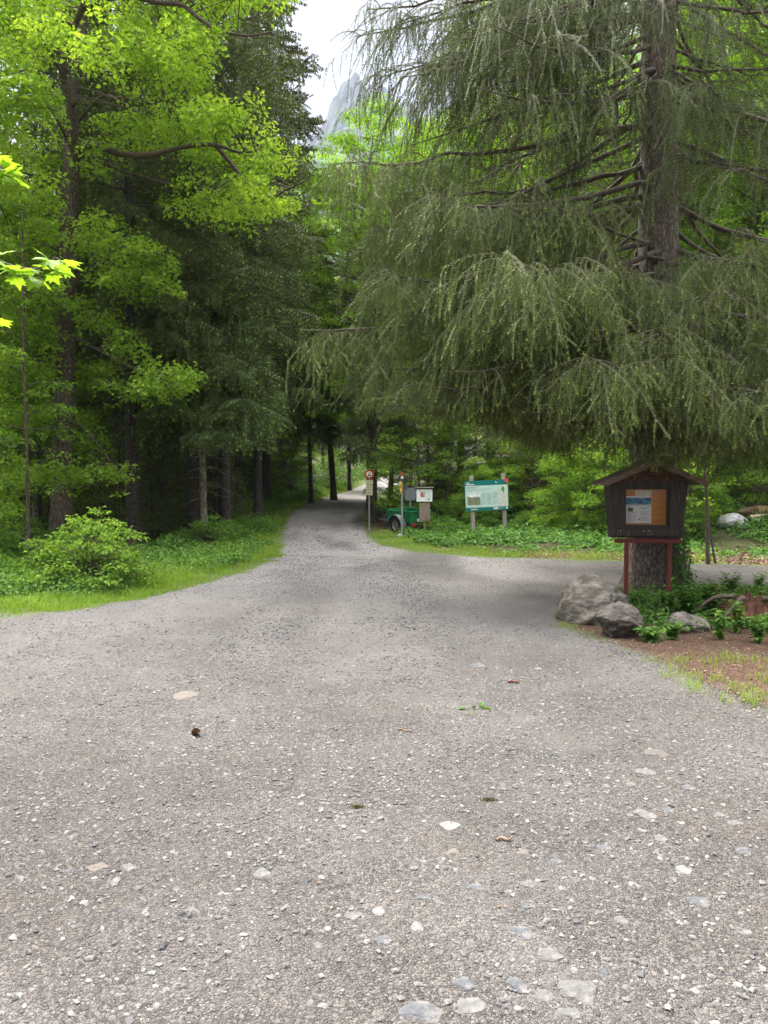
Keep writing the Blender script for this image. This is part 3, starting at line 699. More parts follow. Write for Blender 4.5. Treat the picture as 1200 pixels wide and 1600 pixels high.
def broadleaf(seed, H, r0, zlo, rad, nclump, cr_r, per, lsize, trunk_pts=None, flat=.25, top=.75, tint=.5, shell=.5, sides=9, asp=.62):
    """trunk with limbs and a crown of leaf sprays"""
    global rng
    keep = rng; rng = np.random.default_rng(seed)
    tr, cr = Acc(), Acc()
    pts = trunk_pts or [(0, 0, -.3), (rng.normal(0, .15), rng.normal(0, .15), H * .35), (rng.normal(0, .4), rng.normal(0, .4), H * .7), (rng.normal(0, .4), rng.normal(0, .4), H * .97)]
    tp, trad = trunk_mesh(tr, pts, r0, .015, sides, .45)
    for k in range(nclump):
        u = (k + rng.random()) / nclump; z = zlo + (H - zlo) * u
        prof = math.sqrt(max(0, 1 - ((u - .42) / .60) ** 2)) if top else 1
        rr = rad * max(.15, prof) * (shell + (1 - shell) * rng.random()) ** .6; az = k * 2.39996 + rng.normal(0, .5)
        i = int(np.clip(np.searchsorted(tp[:, 2], z - rr * rng.uniform(.15, .55)), 1, len(tp) - 1)); b = tp[i]
        c = np.array([tp[i][0] + math.cos(az) * rr, tp[i][1] + math.sin(az) * rr, z + rng.normal(0, .15)])
        mid = b + (c - b) * .5 + np.array([rng.normal(0, .1), rng.normal(0, .1), .10 * rr]) ; q = b + (c - b) * .8 + rng.normal(0, .06 * rr, 3)
        br = spline([b, mid, q, c], 7); r1 = min(trad[i] * .5, .006 + .011 * rr)
        tubes(tr, br, np.linspace(r1, .004, 7), 4)
        cl = cr_r * rng.uniform(.65, 1.25); tn = np.clip(tint + rng.normal(0, .16), .05, .95)
        for j in range(5):                                # side twigs inside the spray
            an = rng.random() * 6.283; e = c + np.array([math.cos(an) * cl * .8, math.sin(an) * cl * .8, rng.normal(0, .06)]); s0 = br[4] if j % 2 else br[5]
            tubes(tr, np.array([s0, (s0 + e) / 2 + np.array([0, 0, .04]), e]), np.array([.006, .004, .002]), 3)
        m = int(per * (cl / cr_r) ** 2)
        clump(cr, c, cl, m, lsize, flat, .22, tn, .14, .45, asp)
        clump(cr, br[4], cl * .6, m // 3, lsize, flat, .2, tn - .05, .14, .45, asp)
    rng = keep
    return tr, cr

def tree_thing(name, accs, mats, label, cat, loc, rz=0, group=None, s=1, part2='crown'):
    t = thing(name, label, cat, loc, rz, group); t.scale = (s, s, s)
    accs[0].build('trunk', mats[0], t, True); accs[1].build(part2, mats[1], t)
    return t
def on(x, y, sink=.05): return (x, y, gz(x, y) - sink)

# ---- the great hanging spruce behind the kiosk: every limb a part with its own needles
TX, TY = 4.28, 11.75
TZ = gz(TX, TY)
hero = thing('spruce_tree', 'huge old spruce with curtains of hanging twigs rising behind the notice kiosk', 'tree', (TX, TY, TZ))
a = Acc(); HT = 27.0
tpz = np.array([-.3, 0, .25, .6, 1.1, 2, 4, 7, 10, 14, 19, HT]); trr = np.array([.56, .50, .44, .395, .375, .355, .325, .275, .24, .19, .12, .02])
n = 60; zz = np.concatenate([np.linspace(-.3, 2.4, 34), np.linspace(2.6, HT, 40)])
pts = np.column_stack([.04 * np.sin(zz * .4), .03 * np.sin(zz * .3 + 1), zz]); rad = np.interp(zz, tpz, trr)
sides = 40; an = np.arange(sides) * 2 * np.pi / sides
butt = np.exp(-np.maximum(zz, 0) / .5)[:, None] * (.10 * np.cos(an * 5 + .7) + .06 * np.cos(an * 3))[None]
ridge = .05 * (vnoise(an[None] * 6 + 0 * zz[:, None], zz[:, None] * 1.2 + 0 * an[None], 5) - .5)
rr = rad[:, None] * (1 + butt + ridge)
v = np.stack([pts[:, 0][:, None] + rr * np.cos(an), pts[:, 1][:, None] + rr * np.sin(an), np.repeat(zz[:, None], sides, 1)], -1)
ix = np.arange(v.shape[0] * sides).reshape(-1, sides)
a.add(v.reshape(-1, 3), None, np.stack([ix[:-1], np.roll(ix, -1, 1)[:-1], np.roll(ix, -1, 1)[1:], ix[1:]], -1).reshape(-1, 4))
a.build('trunk', M['spruce_bark'], hero, True)

def floor_z(x, y):
    """how low the curtain may hang above the ground here (world)"""
    return np.interp(x, [-1.5, .4, 1.6, 2.4, 3.2, 6.5], [2.9, 2.65, 2.6, 2.15, 2.0, 1.98]) + np.where((y > 9.75) & (np.abs(x - 3.68) < .95), .38, 0) + .2 * (vnoise(x * 1.4, y * 1.4, 8) - .5)

def dead_limb(z0, az, L, slope):
    """dry grey limb with a few crooked twigs"""
    s = np.linspace(0, 1, 12); d = np.array([math.cos(az), math.sin(az)]); pv = np.array([-d[1], d[0]]); w = np.cumsum(rng.normal(0, .03, 12)) * L; r0 = np.interp(z0, tpz, trr) * .8
    rho = r0 + L * s; pl = np.column_stack([d[0] * rho + pv[0] * w, d[1] * rho + pv[1] * w, z0 + L * (slope * s + .2 * s ** 3) + np.cumsum(rng.normal(0, .012, 12)) * L])
    b = Acc(); tubes(b, pl, (.006 * L + .004) * (1 - s) ** .8 + .003, 6, None, .2)
    n = int(L * 9); i = rng.integers(3, 12, n); st = pl[i]; dr = rng.normal(0, 1, (n, 3)) * np.array([.5, .5, .25]) + np.append(d, -.5) * .5; ln = rng.uniform(.25, .9, n)[:, None, None]; t = np.linspace(0, 1, 5)[None, :, None]
    tw = st[:, None] + dr[:, None] * ln * t + np.array([0, 0, -.35]) * ln * t ** 2 + rng.normal(0, .012, (n, 5, 3)); tubes(b, tw, np.linspace(.006, .0018, 5)[None] * np.ones((n, 1)), 3, cap=False)
    b.build('branch', M['limb'], hero, True)

GAP = .44
def hero_limb(z0, az, L, slope, up, fine=1.0, upper=False, sec_sp=.19, str_sp=.085, smul=1.0, into=None):
    s = np.linspace(0, 1, 13); d = np.array([math.cos(az), math.sin(az)]); pv = np.array([-d[1], d[0]])
    w = np.cumsum(rng.normal(0, .014, 13)) * L
    r0 = np.interp(z0, tpz, trr) * .8
    rho = r0 + (L - r0) * s
    pl = np.column_stack([d[0] * rho + pv[0] * w, d[1] * rho + pv[1] * w, z0 + L * (slope * s + up * s ** 3) + np.cumsum(rng.normal(0, .006, 13)) * L])
    # keep the limb above the hanging floor
    fl = floor_z(pl[:, 0] + TX, pl[:, 1] + TY) - TZ + .30
    pl[:, 2] = np.maximum(pl[:, 2], fl * s + pl[:, 2] * (1 - s)) if not upper else pl[:, 2]
    b, nd = into or (Acc(), Acc())
    tubes(b, pl, (.0085 * L + .006) * (1 - s) ** .8 + .004, 7, None, .15)
    secs, strands, stt, bare = [pl[[5, 7, 8, 10, 11, 12]]], [], [], []
    gs = rng.integers(999)
    def hang_from(pt, out, lmul, outer):
        if vnoise(pt[0] * 2.1 + gs, pt[1] * 2.1 + pt[2] * 1.2, 3) < GAP + (.115 if upper else 0): return
        l = (.22 + .75 * rng.random() ** 1.5 if upper else .2 + .75 * rng.random() ** 1.6) * lmul
        fz = float(floor_z(pt[0] + TX, pt[1] + TY)) - TZ + rng.uniform(-.08, .25)
        l = min(l, max(.10, pt[2] - fz))
        t = np.linspace(0, 1, 6)[:, None]
        sw = rng.normal(0, .20, 2)
        p = pt + np.append(out * l * .32 * rng.uniform(.3, 1.3), 0) * np.sqrt(t) + np.append(sw * l, 0) * t ** 2 - np.array([0, 0, l]) * t ** 1.25
        if rng.random() < (.10 if outer else .4): bare.append(p)
        else:
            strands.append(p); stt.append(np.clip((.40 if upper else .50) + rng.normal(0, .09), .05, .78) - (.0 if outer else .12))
        if l > .4 and rng.random() < .7:                   # a forked side twig
            k = rng.integers(1, 4); e = l * rng.uniform(.25, .5); o2 = rng.normal(0, .25, 2)
            q = p[k] + np.append(o2, 0) * e * np.sqrt(t) - np.array([0, 0, e]) * t ** 1.3
            (strands if rng.random() < .85 else bare).append(q)
            if len(strands) > len(stt): stt.append(.5)
    n2 = int(L / (sec_sp * fine))
    for j in range(n2):
        for sg in (-1, 1):
            q = .16 + .83 * (j + rng.random()) / n2; f = q * 12; i = min(11, int(f)); bb = pl[i] + (pl[i + 1] - pl[i]) * (f - i)
            l2 = 1.2 * (.30 + .75 * math.sin(math.pi * min(1, q * .8 + .12))) * rng.uniform(.45, 1.2)
            dd = d * rng.uniform(.35, 1.0) + pv * sg * rng.uniform(.4, 1.1); dd /= np.linalg.norm(dd)
            if vnoise(bb[0] * 1.5 + gs, bb[1] * 1.5 + bb[2], 6) < GAP - .06 + (.08 if 4.6 < z0 < 7.2 else 0): continue
            t = np.linspace(0, 1, 6)
            lift = rng.uniform(-.45, .35) if not upper else rng.uniform(-.25, .1)
            sp = np.column_stack([bb[0] + dd[0] * l2 * t, bb[1] + dd[1] * l2 * t, bb[2] + l2 * (lift * t - rng.uniform(.2, .9) * t ** 2)])
            fz = floor_z(sp[:, 0] + TX, sp[:, 1] + TY) - TZ + .05
            sp[:, 2] = np.maximum(sp[:, 2], fz)
            (secs.append(sp) if rng.random() < .88 else bare.append(sp))
            if upper:
                n3 = max(1, int(l2 / (str_sp * fine)))
                for m in range(n3):
                    g = (m + rng.random()) / n3 * 4.99; i = int(g); hang_from(sp[i] + (sp[i + 1] - sp[i]) * (g - i), dd, smul, q > .3)
                continue
            # drooping fingers on both sides of the side branch, each with short shoots of its own
            n3 = max(2, int(l2 / (.068 * fine))); pd = np.array([-dd[1], dd[0]]); tn = .50 + rng.normal(0, .10)
            for m in range(n3):
                g = (m + rng.random()) / n3 * 4.99; i = int(g); p0 = sp[i] + (sp[i + 1] - sp[i]) * (g - i); sd = 1 if m % 2 else -1
                l3 = rng.uniform(.14, .46) * (1.25 - .5 * g / 5) * (1.7 if rng.random() < .2 else 1)
                o3 = dd * rng.uniform(.3, .9) + pd * sd * rng.uniform(.3, .9); dr = rng.uniform(.8, 1.7)
                tt = np.linspace(0, 1, 6)[:, None]
                st = p0 + np.append(o3, 0) * l3 * np.sqrt(tt) * .45 - np.array([0, 0, l3 * dr]) * tt ** 1.25
                if st[-1, 2] < floor_z(st[-1, 0] + TX, st[-1, 1] + TY) - TZ - .15: continue
                (bare if rng.random() < (.05 if q > .3 else .35) else strands).append(st)
                if len(strands) > len(stt): stt.append(np.clip(tn + rng.normal(0, .06), .1, .78))
                for _ in range(2 if l3 > .3 else int(rng.random() < .5)):
                    k2 = rng.integers(1, 5); o4 = o3 * .5 + pd * rng.choice([-1, 1]) * rng.uniform(.3, .9); l4 = l3 * rng.uniform(.3, .6)
                    strands.append(st[k2] + np.append(o4, 0) * l4 * tt - np.array([0, 0, l4 * 1.0]) * tt ** 1.4); stt.append(np.clip(tn + rng.normal(.04, .06), .1, .78))
    for m in range(int(L / ((.05 if upper else .12) * fine))):
        g = rng.uniform(.15, .999) * 12; i = int(g); hang_from(pl[i] + (pl[i + 1] - pl[i]) * (g - i), d, smul if upper else .6, g > 4)
    if not len(secs): secs = [pl[[5, 7, 8, 10, 11, 12]]]
    secs = np.array(secs); tubes(b, secs, np.linspace(.007, .002, 6)[None] * np.ones((len(secs), 1)), 3, cap=False)
    if bare:
        br = np.array(bare); tubes(b, br, np.linspace(.004, .0015, 6)[None] * np.ones((len(br), 1)), 3, cap=False)
    st = np.array(strands); stt = np.array(stt)
    k = fine
    needles(nd, secs, .016 * k, .013 * k, .022, np.full(len(secs), .52), .05)
    needles(nd, st, (.0145 if not upper else .0175) * k, (.0125 if not upper else .0145) * k, .0185, stt, .045 if not upper else .02)
    if into: return
    ob = b.build('branch', M['limb'], hero, True); nd.build('needles', M['needle'], ob)

cam_az = math.atan2(-TY, -TX)
def wrap(a): return (a + math.pi) % (2 * math.pi) - math.pi
# limbs placed where the photograph shows them: tip seen at a pixel, at some distance
def aimed(px, py, d, z0, up=.12, **k):
    t = at(px, py, d) - np.array([TX, TY, TZ]); L = math.hypot(t[0], t[1]); s = (t[2] - z0) / L - up
    hero_limb(z0, math.atan2(t[1], t[0]), L, s, up, **k)
GAP = .33
for q in ((472, 512, 11.6, 5.0), (545, 578, 11.0, 4.2), (590, 640, 10.6, 3.6), (520, 260, 11.0, 7.2), (640, 605, 10.0, 3.5), (660, 480, 10.2, 4.8), (740, 470, 9.6, 4.8), (580, 350, 11.2, 6.2), (700, 640, 10.6, 3.2), (760, 330, 9.8, 6.0), (640, 300, 10.8, 6.6), (600, 420, 9.8, 5.4), (720, 560, 9.0, 4.2), (860, 690, 9.4, 3.1),
          (1010, 705, 9.3, 3.0), (1140, 700, 9.2, 3.1), (1185, 640, 8.6, 3.5), (925, 385, 8.8, 4.9), (1125, 440, 9.0, 4.4), (780, 400, 8.2, 5.2), (680, 300, 9.4, 6.3), (1195, 400, 9.2, 5.0), (900, 560, 8.4, 3.6), (1060, 560, 8.2, 3.5), (1192, 555, 9.6, 4.2), (1200, 690, 10.4, 3.0), (1150, 650, 10.0, 3.3), (1235, 620, 9.4, 3.6), (1120, 715, 9.9, 2.9), (1018, 738, 9.2, 2.85), (1062, 742, 9.0, 2.85), (930, 700, 10.6, 2.9), (800, 690, 10.8, 3.0)):
    aimed(*q)
for q in ((572, 5, 11.0, 10.4), (610, 55, 11.4, 9.8), (625, 140, 11.0, 8.9), (650, 200, 10.6, 8.2), (690, 60, 10.2, 9.4), (770, 40, 10.2, 9.4), (800, 170, 9.8, 8.0), (556, 60, 11.2, 9.9), (590, 120, 11.8, 9.3), (640, 100, 10.6, 9.0), (860, 90, 10.5, 9.0), (720, 150, 10.4, 8.6), (1150, 60, 10.4, 8.8), (1130, 130, 9.8, 8.0), (1195, 190, 10.0, 7.4), (1180, 20, 11.5, 9.6), (1090, 170, 9.9, 7.6), (985, 150, 9.8, 7.9), (1150, 265, 9.6, 6.9), (1060, 30, 10.2, 9.3)):
    aimed(*q, up=.05, upper=True, smul=1.1)
GAP = .455
k = 0
for z0 in np.arange(3.3, 12.2, .34):
    for j in range(3):
        az = k * 2.39996 + rng.normal(0, .2); k += 1
        off = abs(wrap(az - cam_az))
        if off < .42 and z0 > 5.0 and rng.random() < .78: continue   # the upper stem shows here between a few thin limbs
        back = off > 1.9
        if not back and z0 < 6 and rng.random() < .2: continue
        L = 5.2 * (1 - (z0 - 3) / 32) * (rng.uniform(.72, 1.05) if rng.random() < .6 else rng.uniform(.4, .75))
        hero_limb(z0, az, L, -.34 + rng.normal(0, .07) - (.2 if z0 > 6 else 0), .14, fine=1.5 if back else 1.12, upper=z0 > 6.4, smul=1.0)
for j in range(16): dead_limb(rng.uniform(2.9, 6.2), rng.uniform(-3.1, 3.1), rng.uniform(1.5, 4.0), rng.uniform(-.35, .05))
top_b, top_n = Acc(), Acc()                                # out of the frame, still there to shade
for z0 in np.arange(12.4, 26, .8):
    for j in range(3):
        k += 1; hero_limb(z0, k * 2.39996, 5.0 * (1 - (z0 - 8) / 19.5), -.25, .1, fine=3.2, upper=True, into=(top_b, top_n))
ob = top_b.build('treetop', M['limb'], hero); top_n.build('needles', M['needle'], ob)
# ---- the oak on the left with its crooked limbs
OD = 18.6
ob_ = at(95, 830, OD); ob_[2] = gz(ob_[0], OD) - .2
oak = thing('oak_tree', 'tall oak on the left with a crooked fork and bright fresh leaves', 'tree', ob_)
def opts(lst): return [at(px, py, d) - ob_ for px, py, d in lst]
a = Acc()
tp_ = [np.array([0, 0, -.1])] + opts([(97, 760, OD), (102, 600, OD), (105, 420, OD), (108, 300, OD), (116, 235, OD)])
p = spline(tp_, 40); h = p[:, 2]
tubes(a, p, np.interp(h, [0, .5, 1.5, 6, 9, 12], [.42, .30, .255, .23, .20, .17]), 18, None, .12)
straight = spline(opts([(112, 260, OD + .1), (110, 200, OD + .4), (118, 130, OD + .6), (128, 60, OD + .7), (136, -40, OD + .8), (150, -160, OD + 1)]), 24)
tubes(a, straight, np.linspace(.17, .05, 24), 12, None, .12)
a.build('trunk', M['oak_bark'], oak, True)
LIMBS = [([(114, 250, OD), (118, 225, OD - .2), (112, 165, OD - .5), (97, 105, OD - .8), (108, 60, OD - 1), (126, 18, OD - 1.2), (140, -30, OD - 1.5), (150, -120, OD - 1.6)], .125, .04),
    ([(114, 258, OD), (130, 230, OD - .3), (150, 227, OD - .6), (190, 240, OD - 1), (232, 243, OD - 1.4), (285, 230, OD - 1.8), (335, 226, OD - 2.1), (372, 238, OD - 2.4), (400, 236, OD - 2.6)], .115, .02),
    ([(336, 227, OD - 2.1), (366, 262, OD - 2.0), (388, 292, OD - 2.0), (418, 312, OD - 2.2), (448, 296, OD - 2.5), (480, 282, OD - 2.8)], .05, .015),
    ([(120, 240, OD), (150, 248, OD + .3), (185, 265, OD + .4), (235, 280, OD + .3), (285, 292, OD), (330, 300, OD - .2)], .055, .012),
    ([(128, 14, OD - 1.2), (190, -8, OD - 1.8), (245, 4, OD - 2.2), (285, 8, OD - 2.6), (310, 28, OD - 2.8), (345, 48, OD - 3), (388, 56, OD - 3.3), (425, 50, OD - 3.6)], .07, .015),
    ([(110, 95, OD - .9), (125, 100, OD - 1.3), (138, 98, OD - 1.5), (170, 85, OD - 2), (210, 70, OD - 2.4)], .03, .008),
    ([(122, 190, OD - .2), (160, 150, OD - 1), (190, 160, OD - 1.6), (225, 180, OD - 2), (265, 185, OD - 2.4)], .032, .008),
    ([(100, 120, OD - .8), (70, 70, OD - 1.4), (30, 40, OD - 2), (-20, 20, OD - 2.4)], .035, .01),
    ([(110, 230, OD), (85, 180, OD - .8), (50, 145, OD - 1.3), (0, 130, OD - 1.8)], .04, .01),
    ([(106, 320, OD), (80, 290, OD - .5), (40, 270, OD - 1), (-10, 255, OD - 1.5)], .04, .01),
    ([(104, 470, OD), (130, 430, OD - .8), (165, 410, OD - 1.5), (215, 395, OD - 2), (260, 400, OD - 2.2)], .04, .008),
    ([(104, 520, OD), (150, 545, OD - .7), (205, 575, OD - 1.4), (250, 590, OD - 1.8), (290, 612, OD - 2)], .04, .008),
    ([(102, 600, OD), (80, 570, OD - .8), (45, 560, OD - 1.4), (5, 560, OD - 1.8)], .035, .008),
    ([(101, 680, OD), (125, 665, OD - .7), (150, 690, OD - 1.2), (185, 740, OD - 1.5)], .03, .007),
    ([(101, 700, OD), (75, 715, OD - .8), (45, 735, OD - 1.3), (15, 728, OD - 1.7)], .03, .007),
    ([(105, 400, OD), (75, 385, OD - .6), (30, 380, OD - 1.2), (-15, 390, OD - 1.6)], .035, .008)]
crown = Acc(); tips = []
for lst, r0, r1 in LIMBS:
    b = Acc(); p = spline(opts(lst), 26); tubes(b, p, np.linspace(r0, r1, 26), 8, None, .22)
    for m in range(5):                                     # bare crooked side twigs
        i = rng.integers(6, 24); d = norm(rng.normal(0, 1, 3) + np.array([0, 0, .3])); l = rng.uniform(.3, .9)
        q = spline([p[i], p[i] + d * l * .5 + rng.normal(0, .06, 3), p[i] + d * l + rng.normal(0, .1, 3)], 6); tubes(b, q, np.linspace(max(.008, r1), .003, 6), 4)
    b.build('branch', M['oak_limb'], oak, True)
    tips.append(p)
allp = np.concatenate(tips + [straight])
twg = Acc()
def oak_spray(px, py, d, r, tn):
    c = at(px, py, d) - ob_
    i = np.argmin(np.linalg.norm((allp - c) * np.array([1, .8, 1.4]) , axis=1)); b = allp[i]
    tubes(twg, spline([b, (b + c) / 2 + np.array([0, 0, .12]) + rng.normal(0, .08, 3), c], 6), np.linspace(.014, .004, 6), 4)
    n = int(190 * (r / .6) ** 2)
    clump(crown, c, r, n, .115, .55, .2, tn, .2, .75, .62)
    for j in range(3):                                     # lobes round the spray so that its edge is ragged
        an = rng.random() * 6.283; e = c + np.array([math.cos(an) * r * .95, math.sin(an) * r * .95, rng.normal(0, .24)])
        clump(crown, e, r * .5, n // 4, .11, .5, .2, tn + .05, .2, .75, .62)
        tubes(twg, np.array([c, (c + e) / 2, e]), np.array([.006, .004, .002]), 3)
def edge_x(py):                                            # how far right the crown reaches at this height of the photo
    return np.interp(py, [-150, 0, 60, 120, 200, 260, 320, 360], [420, 440, 430, 345, 430, 470, 470, 380])
n = 0
while n < 290:
    py = rng.uniform(-170, 335); px = rng.uniform(-110, edge_x(py) - 18)
    if fbm(np.array([px / 95.]), np.array([py / 60.]), 61)[0] < .36: continue
    if 250 < py and 165 < px < 330 and rng.random() < .75: continue
    if rng.random() < .55 and py > 90 and px > 120 and px < 210: continue
    if (78 < px < 132 and py > 90 or 84 < px < 128) and rng.random() < .9: continue
    oak_spray(px, py, OD + (rng.uniform(-4.0, 2.0) if not (70 < px < 400 and 195 < py < 265 or 80 < px < 145) else rng.uniform(-1.2, 2)), rng.uniform(.26, .56), np.clip(.58 + rng.normal(0, .14), .1, .95)); n += 1
for px, py, w in ((120, 580, 70), (60, 575, 55), (25, 590, 50), (250, 585, 60), (225, 612, 40), (275, 605, 40), (60, 525, 50), (180, 392, 70), (130, 380, 50), (215, 405, 50), (155, 432, 45), (205, 455, 55), (240, 440, 35), (100, 490, 55), (45, 500, 50), (150, 505, 45),
                  (120, 690, 50), (70, 740, 60), (25, 735, 45), (185, 745, 38), (150, 735, 36), (40, 660, 50), (15, 640, 45), (110, 650, 38), (20, 560, 50), (70, 640, 40), (195, 540, 40), (215, 560, 34), (30, 400, 60), (-20, 420, 60), (70, 360, 60), (10, 330, 60), (60, 300, 55), (150, 345, 50), (-30, 520, 50), (-30, 660, 50), (15, 780, 40), (170, 600, 36), (40, 455, 46), (255, 410, 26)):
    for q in range(2): oak_spray(px + rng.normal(0, 9), py + rng.normal(0, 5), OD + (rng.uniform(-2.2, .2) if abs(px - 103) > 32 or q == 0 and rng.random() < .5 else rng.uniform(.4, 1.2)), w * 16.5 / F * rng.uniform(.55, .85), np.clip(.55 + rng.normal(0, .14), .1, .95))
crown.build('crown', M['oak_leaf'], oak); twg.build('twigs', M['oak_limb'], oak)

# ---- maple whose branch reaches in at the left edge, its trunk standing outside the frame
mt = thing('maple_tree', 'near maple at the left edge with large pale lobed leaves on a reaching branch', 'tree', on(-4.75, 6.1, 0))
a = Acc(); trunk_mesh(a, [(0, 0, -.3), (.05, 0, 1.5), (-.1, .1, 4), (0, 0, 8)], .09, .03, 12); a.build('trunk', M['oak_bark'], mt, True)
mo = np.array(mt.location)
br = Acc(); lf = Acc()
STAR = np.array([(0, 0), (.18, .02), (.42, -.08), (.36, .14), (.62, .34), (.36, .40), (.40, .62), (.18, .58), (0, 1.0), (-.18, .58), (-.40, .62), (-.36, .40), (-.62, .34), (-.36, .14), (-.42, -.08), (-.18, .02)])
def maple_leaf(p, axis, nr, s, tn):
    nr = nr / np.linalg.norm(nr); ax = axis - nr * (axis @ nr); ax /= np.linalg.norm(ax); sd = np.cross(nr, ax)
    q = STAR; bend = (q[:, 0] ** 2) * -.25 - (q[:, 1] - .3) ** 2 * .22
    v = p + (q[:, :1] * sd + q[:, 1:] * ax + bend[:, None] * nr) * s
    c = p + ax * .32 * s
    lf.add(np.vstack([v, c]), [(i, (i + 1) % 16, 16) for i in range(16)], None, np.clip(tn + rng.normal(0, .06, 17), 0, 1))
for lst in ([(-330, 330, 6.1), (-150, 330, 5.9), (-60, 370, 5.6), (0, 408, 5.4), (55, 420, 5.3), (88, 402, 5.2)], [(-330, 300, 6.1), (-150, 190, 5.9), (-70, 200, 5.6), (-15, 245, 5.4), (20, 280, 5.3)], [(-330, 470, 6.1), (-160, 440, 5.9), (-80, 460, 5.6), (-20, 505, 5.5)]):
    p = spline([at(*q) - mo for q in lst], 20); tubes(br, p, np.linspace(.022, .003, 20), 6)
    for k in range(46):
        i = rng.integers(8, 20); b = p[i]; d = norm(rng.normal(0, 1, 3) * np.array([1, 1, .5])); l = rng.uniform(.04, .12); e = b + d * l + np.array([0, 0, -.02])
        tubes(br, np.array([b, e]), np.array([.0016, .001]), 3)
        maple_leaf(e, d * .6 + np.array([.2, -.2, -.6]), np.array([rng.normal(0, .45), rng.normal(-.25, .4), 1.0]), rng.uniform(.08, .15), rng.uniform(.55, 1))
br.build('branch', M['twig'], mt); lf.build('leaves', M['maple_leaf'], mt)

# ---- conifers on the left of the road
PR = {}
def proto(key, fn): PR[key] = fn()
def use(key, loc, rz, s, name, mats, label, cat='tree', group=None):
    """first use builds the thing from its meshes, later ones copy it"""
    e = PR[key]
    if isinstance(e, tuple):
        t = tree_thing(name, e, mats, label, cat, loc, rz, group, s); PR[key] = t; return t
    return copy_thing(e, loc, rz, s, label, group)
proto('sa', lambda: spruce(101, 25, .20, 5.9, 3.1, 110, .30, .20, .62, .062, .062, .062, .07, None, None))
proto('sb', lambda: spruce(102, 23, .17, 5.2, 2.7, 105, .30, .20, .55, .062, .062, .062, .07, None, None, .4))
proto('sc', lambda: spruce(103, 27, .21, 7.4, 3.3, 95, .32, .22, .7, .065, .062, .062, .06, None, None, .28))
proto('young', lambda: spruce(104, 11.5, .125, 4.0, 2.2, 120, .20, .12, .5, .042, .04, .042, .10, None, None, .45, 1, True))
proto('fir', lambda: spruce(105, 36, .30, 6, 3.9, 160, .26, .17, .6, .07, .085, .085, .05, None, None, .30, .6, False, True))
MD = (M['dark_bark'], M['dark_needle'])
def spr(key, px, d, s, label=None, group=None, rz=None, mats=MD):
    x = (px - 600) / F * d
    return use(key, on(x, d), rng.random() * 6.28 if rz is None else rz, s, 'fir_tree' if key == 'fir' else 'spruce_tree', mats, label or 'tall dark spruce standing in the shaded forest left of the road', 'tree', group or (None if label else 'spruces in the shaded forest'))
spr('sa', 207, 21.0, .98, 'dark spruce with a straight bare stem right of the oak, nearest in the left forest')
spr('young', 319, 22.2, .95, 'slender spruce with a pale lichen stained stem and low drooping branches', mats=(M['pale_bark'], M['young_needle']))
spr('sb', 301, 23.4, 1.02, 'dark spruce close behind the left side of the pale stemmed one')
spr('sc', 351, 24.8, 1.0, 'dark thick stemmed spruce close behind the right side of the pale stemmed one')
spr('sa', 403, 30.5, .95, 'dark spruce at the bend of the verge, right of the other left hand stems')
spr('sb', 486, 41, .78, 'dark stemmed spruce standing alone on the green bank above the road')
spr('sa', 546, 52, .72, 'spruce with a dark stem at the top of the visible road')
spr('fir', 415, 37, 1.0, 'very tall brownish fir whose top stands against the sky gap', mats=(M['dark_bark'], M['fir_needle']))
# the dark one by the road sign
spr('sa', 586, 29.3, .5, 'dark spruce with a flared base right beside the round road sign')
G1 = 'spruces in the shaded forest'
for px, d, s, k in ((160, 28, .95, 'sb'), (255, 27, 1, 'sa'), (115, 34, 1.0, 'sc'), (-150, 30, 1, 'sa'), (372, 35, 1, 'sb'), (330, 33, 1.05, 'sa'), (280, 38, 1.05, 'sc'), (215, 34, 1, 'sb'), (170, 40, 1.05, 'sa'),
        (-40, 38, 1, 'sb'), (-110, 42, 1.1, 'sc'), (440, 47, .85, 'sa'), (395, 46, 1.05, 'sc'), (345, 48, 1.1, 'sb'), (300, 52, 1.1, 'sa'), (240, 50, 1.1, 'sc'), (130, 55, 1.1, 'sb'), (60, 60, 1.15, 'sa'), (0, 56, 1.1, 'sc'),
        (420, 62, .9, 'sb'), (365, 64, 1.1, 'sa'), (310, 68, 1.1, 'sc'), (255, 70, 1.15, 'sa'), (190, 66, 1.1, 'sb'), (460, 60, .82, 'sc'), (505, 66, .76, 'sb'), (530, 74, .72, 'sa'), (480, 80, .8, 'sa'), (575, 90, .7, 'sc'), (510, 95, .8, 'sc'), (-200, 36, 1.1, 'sa'), (-180, 52, 1.1, 'sb')):
    spr(k, px, d, s)
for px, d, s, k in ((632, 72, .85, 'sc'), (700, 75, .9, 'sb'), (770, 60, .9, 'sa'), (850, 68, 1, 'sc'), (940, 58, 1, 'sb'), (1040, 48, 1, 'sa'), (1130, 56, 1, 'sc'), (1220, 46, 1, 'sb'), (1300, 38, 1, 'sa')):
    spr(k, px, d, s, 'dark spruce standing back in the hillside wood behind the great spruce', 'spruces in the hillside wood')

proto('small', lambda: spruce(108, 5.5, .055, .7, 1.5, 60, .22, .15, .36, .045, .036, .038, .08, None, None, .35, .9, False))
for px, d, s_ in ((235, 24, 1.0), (180, 21.5, .7), (265, 29, 1.1), (130, 31, 1.2), (335, 29, .9), (300, 36, 1.2), (375, 39, 1.0), (430, 43, .9), (200, 38, 1.3), (85, 29, 1.1), (150, 45, 1.4), (345, 50, 1.3), (270, 48, 1.4), (400, 55, 1.2), (455, 56, 1.0), (320, 60, 1.5), (380, 68, 1.5), (220, 58, 1.5), (60, 42, 1.4), (0, 38, 1.4), (500, 74, 1.0), (530, 82, .9)):
    spr('small', px, d, s_, 'small understorey spruce with drooping twigs between the trunks of the left forest', 'small spruces under the left forest')
